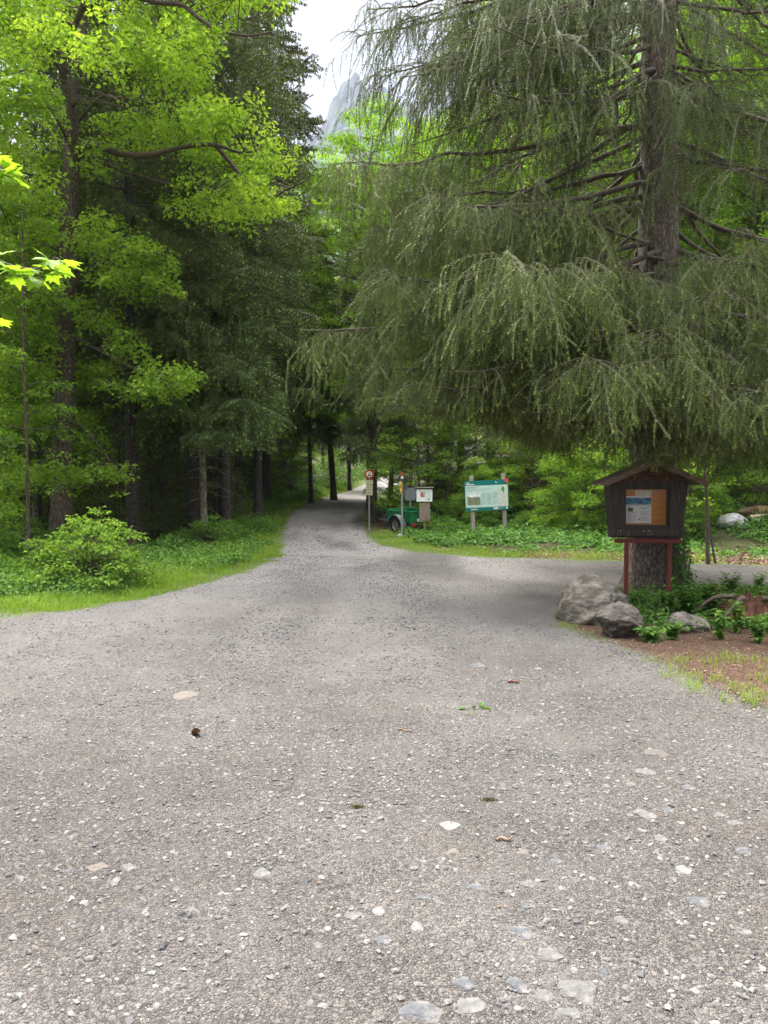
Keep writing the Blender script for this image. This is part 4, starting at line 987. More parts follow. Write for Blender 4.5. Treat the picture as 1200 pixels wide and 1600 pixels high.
# ---- broadleaved trees and saplings
MB_ = (M['oak_bark'], M['beech_leaf']); MM_ = (M['oak_bark'], M['maple_leaf']); MP_ = (M['pale_bark'], M['maple_leaf'])
proto('bm', lambda: broadleaf(201, 20, .20, 5, 3.9, 230, .75, 190, .125, tint=.55))
proto('bt', lambda: broadleaf(202, 22, .17, 4.5, 3.9, 150, .8, 170, .125, tint=.5))
proto('bp', lambda: broadleaf(203, 19, .13, 3.5, 3.0, 120, .7, 170, .115, tint=.6))
proto('slim', lambda: broadleaf(207, 7.5, .045, 2.6, .9, 22, .42, 90, .10, trunk_pts=[(0, 0, -.3), (.03, 0, 2), (-.02, 0, 4.5), (0, 0, 7.3)], flat=.3, tint=.5))
proto('sap1', lambda: broadleaf(204, 6.5, .05, .6, 1.7, 62, .5, 130, .095, flat=.34, tint=.45))
proto('sap2', lambda: broadleaf(205, 4.6, .035, .4, 1.35, 46, .45, 120, .09, flat=.34, tint=.5))
proto('sap3', lambda: broadleaf(206, 9, .07, 1.2, 2.1, 80, .58, 130, .10, flat=.34, tint=.42))
def bl(key, px, d, s, label, group=None, mats=MB_, cat='tree', name='broadleaf_tree'):
    x = (px - 600) / F * d
    return use(key, on(x, d), rng.random() * 6.28, s, name, mats, label, cat, group)
bl('bm', 578, 36.5, .95, 'bright yellow green maple rising over the road against the mountain', None, MM_)
bl('bm', 522, 44, 1.0, 'rounded bright maple lower down beside the tall one over the road', None, MM_)
bl('bt', 610, 41, .82, 'bright beech showing between the tall maple and the hanging spruce twigs', None, MB_)
bl('bp', 889, 31, 1.0, 'slim pale stemmed birch seen through the great spruce', None, MP_)
bl('bt', 768, 35, 1.0, 'beech with a grey stem standing behind the green information board', None, MB_)
bl('bm', 682, 34, .85, 'broadleaf tree with a thin stem behind the small notice panel', None, MM_)
bl('bt', 951, 29, .95, 'beech with a dark straight stem just left of the great spruce trunk', None, MB_)
G2 = 'bright broadleaf trees on the hillside'
for px, d, s, k in ((630, 45, .85, 'bp'), (720, 42, 1, 'bm'), (830, 39, 1, 'bt'), (915, 44, 1, 'bm'), (1000, 37, .95, 'bp'), (1085, 32, .9, 'bm'), (1090, 42, 1.05, 'bt'), (1165, 30, .95, 'bt'), (1235, 27, .9, 'bm'), (1190, 38, 1, 'bp'), (1320, 25, .9, 'bp'), (1290, 33, 1, 'bt'), (800, 50, 1.1, 'bm'), (880, 56, 1.1, 'bt'), (1010, 52, 1.1, 'bm'), (1150, 50, 1.1, 'bp'), (690, 60, 1, 'bt'), (1400, 22, .9, 'bm')):
    bl(k, px, d, s, 'bright green broadleaf tree on the hillside behind the great spruce', G2)
for px, d, s, k in ((55, 27, .95, 'bp'), (-45, 25, 1, 'bt'), (-130, 23, .9, 'bp')):
    bl(k, px, d, s, 'bright green broadleaf tree behind the oak at the left edge of the forest', 'broadleaf trees behind the oak')
G3 = 'bright saplings in the left forest'
for px, d, s, k in ((42, 15.6, 1.0, 'slim'), (-70, 14, .8, 'sap1'), (-15, 22, .8, 'sap3'), (60, 24, 1.0, 'sap3'), (-110, 18, 1.1, 'sap3'), (150, 24, .8, 'sap1'), (150, 28, 1.1, 'sap3'), (30, 28, 1.2, 'sap3'), (90, 34, 1.2, 'sap3'), (240, 33, 1, 'sap1'), (290, 42, 1.1, 'sap3'), (440, 38, .75, 'sap1'), (455, 45, .9, 'sap1'), (425, 52, 1, 'sap3'), (470, 54, .8, 'sap1'), (515, 57, .6, 'sap2'), (380, 44, .9, 'sap1'), (-120, 24, 1.2, 'sap3'), (-30, 33, 1.2, 'sap3'), (180, 46, 1.2, 'sap3'), (350, 56, 1.2, 'sap3')):
    bl(k, px, d, s, 'thin bright leaved sapling among the dark trunks of the left forest' if px != 42 else 'slim straight stemmed sapling left of the oak trunk', G3 if px != 42 else None, (M['oak_bark'], M['beech_leaf']) if px == 42 else MB_, 'sapling', 'beech_sapling')
G4 = 'leafy saplings on the right bank'
for px, d, s, k, lab in ((640, 27.5, .85, 'sap1', 'leafy beech sapling spreading over the green trailer'), (606, 33, .7, 'sap1', 'leafy sapling between the round road sign and the trailer'), (668, 29, .8, 'sap3', None), (700, 27.5, .62, 'sap1', None), (738, 28, .6, 'sap3', None), (735, 25.6, .52, 'sap2', 'low bright sapling fanning out over the left post of the green board'), (790, 27, .7, 'sap1', None), (830, 25, .72, 'sap1', None), (865, 22.5, .62, 'sap2', None),
        (905, 22, .7, 'sap2', None), (930, 24, .8, 'sap1', None), (880, 27, .85, 'sap3', None), (960, 20.5, .65, 'sap2', None), (1000, 22, .8, 'sap1', None), (1085, 20.5, .6, 'sap2', 'pale leaved sapling just right of the kiosk roof'), (1060, 23, .9, 'sap1', None), (1120, 23, .8, 'sap1', None), (1180, 24, .9, 'sap3', None), (1240, 21, .8, 'sap1', None), (1300, 19, .9, 'sap1', None), (820, 30, .9, 'sap3', None), (760, 31, .8, 'sap3', None), (720, 33, .9, 'sap3', None), (655, 36, .8, 'sap3', None), (1000, 29, 1, 'sap3', None), (1100, 28, 1, 'sap3', None), (930, 33, 1.1, 'sap3', None), (850, 35, 1.1, 'sap3', None), (640, 42, .8, 'sap3', None)):
    bl(k, px, d, s, lab or 'leafy green sapling in the thicket on the right bank', None if lab else G4, MB_, 'sapling', 'beech_sapling')

# ---- shrubs
def shrub(seed, H, rad, ncl, cr, per, ls, stems=9, tint=.5):
    global rng
    keep = rng; rng = np.random.default_rng(seed)
    st, cr_ = Acc(), Acc()
    for k in range(ncl):
        an = k * 2.39996; u = math.sqrt((k + .5) / ncl); rr = rad * u * rng.uniform(.8, 1.1); z = H * (1 - .75 * u ** 2.2) * rng.uniform(.72, 1.02)
        if rng.random() < .3: z *= .55
        c = np.array([math.cos(an) * rr, math.sin(an) * rr, max(.12, z)]); b = np.array([rng.normal(0, .10), rng.normal(0, .10), -.05])
        tubes(st, spline([b, b * .5 + c * .4 + np.array([0, 0, .25 * H]), c], 7), np.linspace(.013, .003, 7), 4)
        clump(cr_, c, cr * rng.uniform(.7, 1.25), int(per), ls, .3, .3, np.clip(tint + rng.normal(0, .14), 0, 1), .14, .55, .66)
    for k in range(stems * 3):                             # bare and grassy stems showing underneath
        an = rng.random() * 6.283; L = H * rng.uniform(.4, .85); d = np.array([math.cos(an) * .55, math.sin(an) * .55, 1]); b = np.array([math.cos(an) * .2, math.sin(an) * .2, -.05])
        tubes(st, spline([b, b + d * L * .5, b + d * L + np.array([math.cos(an) * .2, math.sin(an) * .2, -.1])], 6), np.linspace(.007, .002, 6), 4)
    rng = keep
    return st, cr_
def sh_thing(accs, label, loc, group=None, mat='shrub_leaf', rz=0, s=1):
    t = thing('shrub', label, 'shrub', loc, rz, group); t.scale = (s,) * 3 if not isinstance(s, tuple) else s
    accs[0].build('stems', M['limb'], t); accs[1].build('foliage', M[mat], t); return t
q = ground_at(108, 930)
sh_thing(shrub(301, 1.30, 1.0, 90, .20, 75, .062, 16, .68), 'big rounded hazel bush on the grass verge in front of the oak', on(q[0] - .05, q[1] + .75, 0), None, 'bush_leaf')
pro_s = shrub(302, .9, .75, 44, .22, 70, .06, 6, .45)
base = sh_thing(pro_s, 'dense dark bush at the edge of the gravel by the pale spruce stem', on(-4.75, 19.8), None, 'shrub_leaf')
G5 = 'low shrubs along the forest edge'
for x, y, s, lab in ((-6.4, 11.6, .85, 'light leaved bush at the left edge of the photo beside the hazel bush'), (-5.7, 10.4, .5, 'small bush at the far left in front of the hazel bush'), (-4.2, 20.6, .8, None), (-3.9, 23.5, .7, None), (-4.6, 25, .8, None), (-6.5, 15.5, .8, None), (-7.6, 14, 1, None), (-8.4, 17, 1.2, None), (-5.6, 33, .9, None), (-6, 37, 1, None), (-5.3, 41, .9, None), (-4.6, 46.5, .9, None), (-3.6, 51, .8, None), (-6.6, 46, 1, None)):
    c = copy_thing(base, on(x, y), rng.random() * 6.28, s, lab or 'low leafy shrub on the left verge of the road', None if lab else 'low shrubs on the left verge')
for x, y, s, lab in ((2.3, 24.2, .75, 'green shrub just left of the left post of the green board'), (1.5, 26.2, .9, None), (1.50, 23.75, .78, 'green shrub between the trailer and the small notice panel'), (3.6, 25.2, .9, None), (4.7, 23.8, .8, 'green shrub just right of the green board'), (5.5, 22.8, .9, None), (6.2, 21.8, 1, None), (5.3, 21.3, .7, None), (6.9, 20.8, .9, None), (7.3, 19.9, .8, None), (8.3, 20.4, 1, None), (6.2, 18.9, .6, None), (9.4, 21.5, 1.1, None), (11, 19.5, 1, None), (2.9, 26.8, 1.2, None), (4.4, 26.5, 1.2, None), (6.5, 24.8, 1.3, None), (8.6, 23.2, 1.3, None), (.9, 28.2, .9, None), (10.6, 17.6, .8, None), (12.5, 17.5, 1, None), (14, 17, 1.1, None)):
    copy_thing(base, on(x, y), rng.random() * 6.28, s, lab or 'leafy shrub at the foot of the right bank', None if lab else 'shrubs at the foot of the right bank')
# thin stem right of the kiosk
q = ground_at(1107, 882); ss = thing('sapling', 'thin bare leaning stem between the kiosk and the white boulder', 'sapling', (q[0], q[1], q[2] - .05))
a = Acc(); b = Acc(); top = at(1098, 690, q[1]) - q
tubes(a, spline([(0, 0, -.1), (-.03, 0, .5), top * .6 + np.array([.03, 0, 0]), top, top * 1.5], 16), np.linspace(.05, .014, 16), 8, None, .15)
tubes(a, spline([(.22, .1, -.1), (.10, .05, .4), top * .55 + np.array([.05, .05, 0]), top * .9 + np.array([.12, 0, 0])], 12), np.linspace(.028, .008, 12), 6, None, .1)
for k in range(9):
    z = rng.uniform(.5, 1.15); c = top * z + np.array([rng.uniform(-.5, .6), rng.uniform(-.3, .3), rng.normal(0, .1)]); tubes(a, np.array([top * z * .92, c]), np.array([.007, .003]), 4); clump(b, c, .2, 16, .07, .3, .3, .65, .15, .5)
a.build('stems', M['limb'], ss); b.build('foliage', M['beech_leaf'], ss)
# ------------------------------------------------------------------ ground cover and grass (uncountable)
def grass_blades(acc, x, y, hgt, w, tint):
    n = len(x); z = height(x, y); an = rng.random(n) * 6.283; ln = rng.uniform(.1, .7, n) * hgt
    d = np.stack([np.cos(an), np.sin(an), np.zeros(n)], 1); sd = np.stack([-np.sin(an), np.cos(an), np.zeros(n)], 1) * (w * .5)[:, None]
    b = np.stack([x, y, z - .01], 1); m = b + d * (ln * .3)[:, None] + np.array([0, 0, 1]) * (hgt * .6)[:, None]; t = b + d * ln[:, None] + np.array([0, 0, 1]) * (hgt * rng.uniform(.75, 1, n))[:, None]
    v = np.stack([b - sd, b + sd, m + sd * .8, m - sd * .8, t], 1).reshape(-1, 3); i = np.arange(n)[:, None] * 5
    acc.add(v, i + np.array([3, 2, 4]), i + np.array([0, 1, 2, 3]), np.repeat(tint, 5))
ga = Acc()
def turf(n, x0, x1, y0, y1, h0, h1, w, lo, hi, cond=None):
    x = rng.uniform(x0, x1, n * 3); y = rng.uniform(y0, y1, n * 3); s = -sdf(x, y)
    dens = np.clip((fbm(x * 1.3, y * 1.3, 51) - .30) * 4, .12, 1); ragged = .5 * (fbm(x * 2.2, y * 2.2, 53) - .5) * 2
    ok = (s + ragged > lo) & (s < hi) & (rng.random(n * 3) < dens * np.clip(1.15 - s / hi * .7, .1, 1))
    if cond is not None: ok &= cond(x, y)
    x, y, s = x[ok][:n], y[ok][:n], s[ok][:n]
    h = (h0 + (h1 - h0) * rng.random(len(x))) * np.clip(.45 + s * 1.1, .35, 1.25); grass_blades(ga, x, y, h, w * rng.uniform(.7, 1.4, len(x)), np.clip(.45 + .9 * (fbm(x * .9, y * .9, 57) - .47) + rng.normal(0, .16, len(x)), 0, 1))
turf(52000, -8.5, -2.1, 7.2, 17, .06, .15, .006, -.03, 2.2)
turf(30000, -9, -2.1, 16, 27, .06, .17, .009, -.03, 2.2, lambda x, y: x < -2)
turf(26000, -9, -2, 26, 56, .08, .22, .014, -.03, 3.0, lambda x, y: x < np.interp(y, *XL) + .2)
turf(15000, -1.2, 7, 15, 24.5, .05, .13, .008, -.03, 1.5, lambda x, y: (y > 14.8) & (x > -1.2))
turf(5000, 5, 14, 12, 18, .04, .1, .007, .05, 1.6, lambda x, y: (y > 13) & (fbm(x * 1.1, y * 1.1, 71) > .52))
turf(9000, -1, 4, 52, 84, .1, .25, .02, -.03, 3.0)
def tufts(lst):                                            # the thin grass tufts on the bare needle litter
    for px, py, w in lst:
        p = ground_at(px, py); n = int(w * 2.6); r = w * p[1] / F * .75
        x = p[0] + rng.normal(0, r * .6, n); y = p[1] + rng.normal(0, r * .9, n)
        grass_blades(ga, x, y, rng.uniform(.03, .10, n), np.full(n, .004), np.clip(.55 + rng.normal(0, .2, n), 0, 1))
tufts([(1052, 1048, 24), (1080, 1060, 30), (1060, 1035, 18), (1110, 1038, 34), (1140, 1030, 34), (1170, 1082, 30), (1180, 1095, 24), (1150, 1075, 20), (1195, 1060, 26), (1020, 1034, 16), (1130, 1095, 18), (1085, 1078, 22), (1190, 1036, 30), (880, 950, 16), (868, 960, 12), (1172, 1100, 16), (1120, 1062, 14), (1040, 1058, 14)])
tag(ga.build('grass', M['grass']), 'bright green grass along the edges of the gravel', kind='stuff')

# low leafy ground cover: sprigs of several leaves each
ua = Acc()
def sprigs(x, y, r, hgt, per, ls, tint):
    n = len(x); z = height(x, y); P = np.repeat(np.stack([x, y, z], 1), per, 0); m = n * per
    an = rng.random(m) * 6.283; rr = np.repeat(r, per) * np.sqrt(rng.random(m)); out = np.stack([np.cos(an), np.sin(an), np.zeros(m)], 1)
    P = P + out * rr[:, None]; P[:, 2] = P[:, 2] + np.repeat(hgt, per) * rng.uniform(.25, 1, m) * (1 - .4 * (rr / np.repeat(r, per)) ** 2)
    nr = out * .45 + np.array([0, 0, 1]) + rng.normal(0, .35, (m, 3))
    leaves(ua, P, out + rng.normal(0, .4, (m, 3)), nr, np.repeat(ls, per) * rng.uniform(.6, 1.25, m), .7, np.clip(np.repeat(tint, per) + rng.normal(0, .12, m), 0, 1), .1)
def cover(n, x0, x1, y0, y1, lo, hi, r, h, per, ls, cond=None, t=.45, thr=.36):
    x = rng.uniform(x0, x1, n * 3); y = rng.uniform(y0, y1, n * 3); s = -sdf(x, y); f = fbm(x * .7, y * .7, 81)
    ok = (s > lo) & (s < hi) & (rng.random(n * 3) < np.clip((f - thr) * 5, .04, 1))
    if cond is not None: ok &= cond(x, y)
    x, y, f = x[ok][:n], y[ok][:n], f[ok][:n]; k = len(x); g = rng.uniform(.6, 1.4, k)
    sprigs(x, y, r * g, h * g * np.clip(.5 + (f - thr) * 3, .5, 1.6), per, ls * g, np.clip(t + rng.normal(0, .13, k), 0, 1))
cover(3000, -9.5, -2.8, 7.5, 17, .45, 3.5, .10, .18, 12, .055, None, .62)
cover(900, -7, -3.4, 8.6, 12.5, .7, 2.6, .10, .32, 14, .05, None, .6, .30)
cover(2200, -9, -3, 17, 27, .35, 3.0, .13, .28, 12, .07, None, .5)
cover(2500, -14, -3.2, 11, 32, 2.0, 12, .16, .14, 10, .08, None, .25, .42)
cover(2600, -14, 2, 40, 95, .6, 14, .3, .45, 10, .16, lambda x, y: x < np.interp(y, *XL), .55, .30)
cover(2200, -14, -2.4, 28, 56, .6, 9, .2, .3, 11, .10, lambda x, y: x < np.interp(y, *XL), .5, .36)
cover(4200, -.4, 9, 16.5, 26, 1.05, 7.5, .13, .20, 12, .085, lambda x, y: (x > -.2) & (y > 16), .42, .33)
cover(2400, -.2, 16, 20, 38, 3, 16, .2, .3, 10, .11, lambda x, y: x > np.interp(y, *XR) + 1.2, .35, .36)
cover(2200, 7, 17, 13.2, 21, 1.0, 7, .13, .16, 11, .085, lambda x, y: y > 13 , .42, .40)
isl = np.array([(2.9, 8.75), (3.35, 8.2), (4.2, 8.05), (5.2, 7.85), (6.2, 7.6), (9, 7.2), (10, 9.8), (6.5, 11.2), (4.8, 11.6), (3.7, 10.9), (3.0, 9.8)])
x = rng.uniform(2.7, 9, 3600); y = rng.uniform(7, 11.5, 3600); f = fbm(x * 1.1, y * 1.1, 91); ok = (sdf(x, y, isl) > -.05 + .3 * (f - .5)) & (f > .36)
x, y = x[ok], y[ok]; k = len(x); sprigs(x, y, .085 * rng.uniform(.6, 1.4, k), .13 * rng.uniform(.5, 1.7, k), 10, .048 * rng.uniform(.7, 1.5, k), np.clip(.42 + rng.normal(0, .14, k), 0, 1))
tag(ua.build('undergrowth', M['herb_leaf']), 'low leafy ground cover under the trees and round the boulders', kind='stuff')

# fallen leaves and needles
la = Acc()
def litter(n, x0, x1, y0, y1, cond, s0, s1):
    x = rng.uniform(x0, x1, n); y = rng.uniform(y0, y1, n); ok = cond(x, y); x, y = x[ok], y[ok]; k = len(x)
    leaves(la, np.stack([x, y, height(x, y) + .006], 1), rng.normal(0, 1, (k, 3)) * np.array([1, 1, .15]), np.stack([rng.normal(0, .3, k), rng.normal(0, .3, k), np.ones(k)], 1), rng.uniform(s0, s1, k), rng.uniform(.3, .8, k), rng.random(k), .12)
litter(14000, 5, 16, 13.2, 19, lambda x, y: -sdf(x, y) > .1, .04, .09)
litter(6000, 1, 9, 15.2, 24, lambda x, y: (-sdf(x, y) > .2), .04, .09)
litter(16000, 2, 10, 2.9, 9.5, lambda x, y: sdf(x, y, LIT) > -.1 + .6 * (fbm(x * 1.5, y * 1.5, 15) - .5), .012, .034)
litter(6000, -14, -3, 12, 40, lambda x, y: -sdf(x, y) > 1.5, .05, .1)
litter(3500, -2, 2.5, 24, 36, lambda x, y: -sdf(x, y) > .05, .04, .09)
litter(7000, -9, -2, 7, 30, lambda x, y: np.abs(sdf(x, y)) < .35 * rng.random(len(x)), .015, .05)
litter(1200, -4, 4, 2, 15, lambda x, y: (sdf(x, y) > .3) & (rng.random(len(x)) < .6), .008, .022)
tag(la.build('leaf_litter', M['litter']), 'brown fallen leaves and needles on bare soil', kind='stuff')

# ---- single plants round the boulders
def plant(loc, seed, H, n, ls, label, mat='herb_leaf', spread=.35, tint=.5, group=None):
    global rng
    keep = rng; rng = np.random.default_rng(seed); st, lv = Acc(), Acc()
    for k in range(n):
        an = rng.random() * 6.283; d = np.array([math.cos(an) * spread * rng.uniform(.2, 1), math.sin(an) * spread * rng.uniform(.2, 1), 1]); L = H * rng.uniform(.55, 1)
        p = spline([(rng.normal(0, .03), rng.normal(0, .03), -.04), d * L * .5, d * L * np.array([1.3, 1.3, .92])], 8); tubes(st, p, np.linspace(.005, .002, 8), 4)
        for i in range(2, 8):
            for sg in (-1, 1):
                sd = np.array([-d[1], d[0], 0]) * sg + rng.normal(0, .35, 3); leaves(lv, p[i:i + 1], sd[None] + np.array([[0, 0, .1]]), np.array([[rng.normal(0, .3), rng.normal(0, .3), 1]]), ls * rng.uniform(.7, 1.2) * (1.15 - .05 * i), .62, np.clip(tint + rng.normal(0, .13), 0, 1), .1)
    rng = keep
    t = thing('leafy_plant', label, 'plant', loc, 0, group); st.build('stems', M['shrub_leaf'], t); lv.build('leaves', M[mat], t); return t
def gp(px, py, dy=0): q = ground_at(px, py); return (q[0], q[1] + dy, q[2])
plant(gp(1075, 968), 401, .52, 26, .10, 'tall dark leafy clump directly right of the right leg of the red stand', tint=.35)
plant(gp(1040, 965), 402, .40, 22, .085, 'leafy plant between the two legs of the red stand', tint=.4)
plant(gp(1112, 962), 403, .48, 20, .10, 'broad leaved plant behind the low flat topped boulder', tint=.4)
plant(gp(1152, 990), 404, .45, 14, .075, 'spindly light green nettle right of the low flat topped boulder', spread=.2, tint=.7)
plant(gp(1125, 1000), 405, .34, 12, .07, 'light green upright plant in front of the low flat topped boulder', spread=.2, tint=.7)
plant(gp(1185, 1005), 406, .3, 18, .07, 'low leafy plant under the rotten stump', tint=.6)
plant(gp(1015, 1003), 407, .16, 12, .085, 'small broad leaved rosette at the foot of the dark cracked boulder', spread=.9, tint=.5)
plant(gp(990, 955), 408, .3, 18, .06, 'ivy like plant between the largest boulder and the left red leg', tint=.45)
plant(gp(950, 990), 409, .16, 14, .05, 'tiny plant wedged between the two left boulders', spread=.6, tint=.4)
plant(gp(1140, 935), 410, .42, 16, .08, 'leafy plant at the edge of the gravel spur behind the stand', tint=.5)
plant(gp(1050, 1000), 411, .22, 18, .065, 'low plant in front of the stand between the dark and flat topped boulders', spread=.7, tint=.5)
plant(gp(1185, 925), 412, .35, 12, .07, 'thin plant behind the rotten stump', tint=.6)

# ivy on the foot of the great spruce
iv = thing('ivy', 'ivy climbing the right side of the great spruce trunk behind the red stand', 'ivy', (TX, TY, TZ)); st, lv = Acc(), Acc()
for k in range(34):
    a0 = rng.uniform(-1.35, .7); zt = rng.uniform(.4, 1.9); z = np.linspace(-.05, zt, 10); aa = a0 + np.cumsum(rng.normal(0, .05, 10)); r = np.interp(z, tpz, trr) * 1.12 + .03
    if a0 < -1.3: zt *= .4; z = np.linspace(-.05, zt, 10); r = np.interp(z, tpz, trr) * 1.12 + .03
    p = np.column_stack([r * np.cos(aa), r * np.sin(aa), z]); tubes(st, p, np.linspace(.008, .003, 10), 4)
    for i in range(10):
        for q in range(4):
            o = np.array([math.cos(aa[i]), math.sin(aa[i]), 0]); leaves(lv, (p[i] + rng.normal(0, .035, 3) + o * .025)[None], np.array([[rng.normal(0, .5), rng.normal(0, .5), -.4]]), (o + rng.normal(0, .35, 3) + np.array([0, 0, .5]))[None], rng.uniform(.04, .065), .85, np.clip(rng.normal(.4, .15), 0, 1), .08)
st.build('stems', M['twig'], iv); lv.build('leaves', M['herb_leaf'], iv)

# rotten stump at the right edge
q = ground_at(1192, 972); M['rotten'] = surf('rotten_wood', [(.3, (.03, .015, .010)), (.5, (.10, .045, .026)), (.65, (.16, .075, .042)), (.8, (.21, .13, .085))], (22, 22, 5), 8, .95, 1, .05)
st = thing('rotten_stump', 'crumbling red brown rotten stump at the right edge', 'stump', (q[0], q[1] + .25, q[2])); a = Acc()
sides = 40; an = np.arange(sides) * 2 * np.pi / sides; prof = [(.46, -.1), (.40, .05), (.33, .12), (.27, .20), (.17, .25), (.04, .12)]
vv = []
for j, (r, z) in enumerate(prof):
    rr = r * (1 + .22 * np.cos(an * 5 + .5) * (1 - j / 6) + .5 * (fbm(an * 2.5, an * 0 + j * .7, 5, 3) - .47) + .10 * rng.normal(0, .5, sides)); vv.append(np.stack([rr * np.cos(an), rr * np.sin(an), z + (.26 * (fbm(an * 3.3, an * 0 + 2.1, 9, 4) - .5) + .05 * rng.random(sides) if j in (3, 4) else 0) + 0 * an], 1))
ix = np.arange(len(prof) * sides).reshape(-1, sides); a.add(np.concatenate(vv), None, np.stack([ix[:-1], np.roll(ix, -1, 1)[:-1], np.roll(ix, -1, 1)[1:], ix[1:]], -1).reshape(-1, 4)); a.build('wood', M['rotten'], st)
a = Acc()
for k in range(3):
    t0 = (2.9, 3.7, 4.9)[k]; d = np.array([math.cos(t0), math.sin(t0), 0]); L = rng.uniform(.4, .8)
    tubes(a, spline([d * .2 + np.array([0, 0, .26]), d * (.2 + L * .4) + np.array([0, 0, .2]) + rng.normal(0, .04, 3), d * (.2 + L) + np.array([0, 0, -.04])], 9), np.linspace(.035, .012, 9), 7, None, .3)
a.build('roots', M['limb'], st, True)

# logs on the white boulder
M['log'] = surf('peeled_log', [(.3, (.30, .18, .09)), (.6, (.52, .35, .19)), (.85, (.62, .48, .32))], (4, 18, 18), 5, .8, .4, .01)
M['log2'] = surf('pinkish_log', [(.3, (.40, .28, .20)), (.7, (.60, .47, .37))], (4, 18, 18), 5, .8, .4, .01)
M['log_end'] = surf('sawn_log_end', [(.3, (.10, .065, .04)), (.7, (.20, .13, .08))], (30, 30, 30), 5, .9, .4, .01)
for c, L, r, lab, mt_, yaw in ((at(1153, 799, WB[1] + 1.0), 3.0, .135, 'upper peeled brown log on the white boulder', 'log', .06), (at(1171, 811, WB[1] + .75), 2.6, .115, 'lower pinkish log jutting out under the brown one', 'log2', .02)):
    t = thing('felled_log', lab, 'log', c, yaw); a = Acc(); x = np.linspace(.55 if mt_ == 'log' else .0, L, 14)
    tubes(a, np.column_stack([x, .02 * np.sin(x * 2), .012 * np.sin(x * 3) + .03 * x]), r * (1 + .05 * np.sin(x * 5)), 20, None, .05); a.build('stem', M[mt_], t, True)
    e = Acc()
    if mt_ == 'log': tubes(e, np.array([(-.02, 0, -.03), (.2, 0, -.01), (.56, .018, .015)]), np.array([.055, r * .86, r * 1.01]), 20, None, .15)
    else: lathe(e, [(.001, -.012), (r * .9, -.006), (r * .99, .004)], (0, 0, 0), 'x', 20)
    e.build('end', M['log_end'], t)
# ------------------------------------------------------------------ made things
M['old_wood'] = surf('weathered_dark_wood', [(.3, (.032, .027, .024)), (.55, (.07, .061, .055)), (.8, (.15, .135, .124))], (40, 40, 4), 6, .85, .5, .006)
M['roof_wood'] = surf('grey_brown_roof_wood', [(.3, (.11, .075, .058)), (.55, (.21, .15, .12)), (.8, (.32, .25, .21))], (6, 40, 40), 6, .85, .5, .006)
M['red_wood_old'] = surf('faded_red_brown_wood', [(.3, (.06, .028, .023)), (.6, (.12, .06, .05)), (.85, (.18, .105, .088))], (6, 40, 40), 6, .85, .5, .006)
M['red_paint'] = surf('rust_red_paint', [(.3, (.14, .030, .024)), (.6, (.20, .048, .038)), (.85, (.25, .075, .06))], (18, 18, 18), 6, .6, .3, .004)
M['plywood'] = surf('orange_plywood', [(.3, (.48, .18, .02)), (.6, (.60, .26, .04)), (.85, (.66, .33, .07))], (3, 10, 24), 5, .6, .1, .002)
M['paper'] = plain('white_paper', (.80, .80, .81), .7, .05); M['cream'] = plain('cream_paper', (.72, .68, .48), .7, .08)
M['ink'] = plain('dark_ink', (.07, .07, .075), .6); M['grey_ink'] = plain('grey_ink', (.30, .31, .32), .7)
M['lake_photo'] = surf('blue_mountain_photo', [(.3, (.012, .05, .12)), (.48, (.03, .13, .25)), (.55, (.07, .28, .40)), (.7, (.15, .36, .50))], (9, 9, 16), 6, .5, 0)
M['green_photo'] = surf('small_green_photo', [(.3, (.03, .04, .02)), (.5, (.12, .13, .05)), (.7, (.34, .33, .22))], (40, 40, 40), 4, .5, 0)
M['steel'] = plain('galvanised_steel', (.36, .37, .38), .45, .15, .6); M['white_pin'] = plain('white_pin_head', (.8, .8, .78), .4)
M['glass'] = None
def mk_glass():
    m, nt, out = newmat('display_glass'); g = N(nt, 'ShaderNodeBsdfGlossy', Roughness=.02); t = N(nt, 'ShaderNodeBsdfTransparent'); f = N(nt, 'ShaderNodeFresnel', IOR=1.25)
    s = N(nt, 'ShaderNodeMixShader'); nt.links.new(f.outputs[0], s.inputs[0]); nt.links.new(t.outputs[0], s.inputs[1]); nt.links.new(g.outputs[0], s.inputs[2]); nt.links.new(s.outputs[0], out.inputs[0]); return m
M['glass'] = mk_glass()
def plate(acc, x0, x1, z0, z1, y, th=.0012, mi=0): box(acc, ((x0 + x1) / 2, y - th / 2, (z0 + z1) / 2), (x1 - x0, th, z1 - z0), None, .0001, mi)
def part(name, mat, parent, fn, smooth=False):
    a = Acc(); fn(a); return a.build(name, mat, parent, smooth)

# ---- notice kiosk
KD = 10.3; kx = (1013 - 600) / F * KD; kz = gz(kx, KD); B0 = 1.6 - kz     # heights below are above z = 0
K = thing('notice_kiosk', 'dark wooden notice kiosk with a gabled roof on a red metal stand', 'notice kiosk', (kx, KD, 0), R(-2))
part('crossbar', M['red_paint'], K, lambda a: box(a, (.005, .03, .84), (.91, .06, .06), None, .004))
for x, y in ((-.285, .03), (.312, .03)):
    part('leg', M['red_paint'], K, lambda a: box(a, (x, y, (.809 + kz - .1) / 2), (.052, .05, .809 - kz + .1), None, .004))
def body(a):
    prism(a, [(-.47, .90), (.455, .90), (.53, 1.66), (.0, 1.87), (-.545, 1.66)], .272, .30)          # back
    for s, xb, xt in ((-1, -.475, -.548), (1, .46, .532)):                                         # sides
        prism(a, [(xb, .90), (xb + .022, .90), (xt + .022, 1.66), (xt, 1.66)] if s < 0 else [(xb - .022, .90), (xb, .90), (xt, 1.66), (xt - .022, 1.66)], .002, .270)
    box(a, (-.008, .135, .893), (.95, .27, .022), None, .003)
part('body', M['old_wood'], K, body)
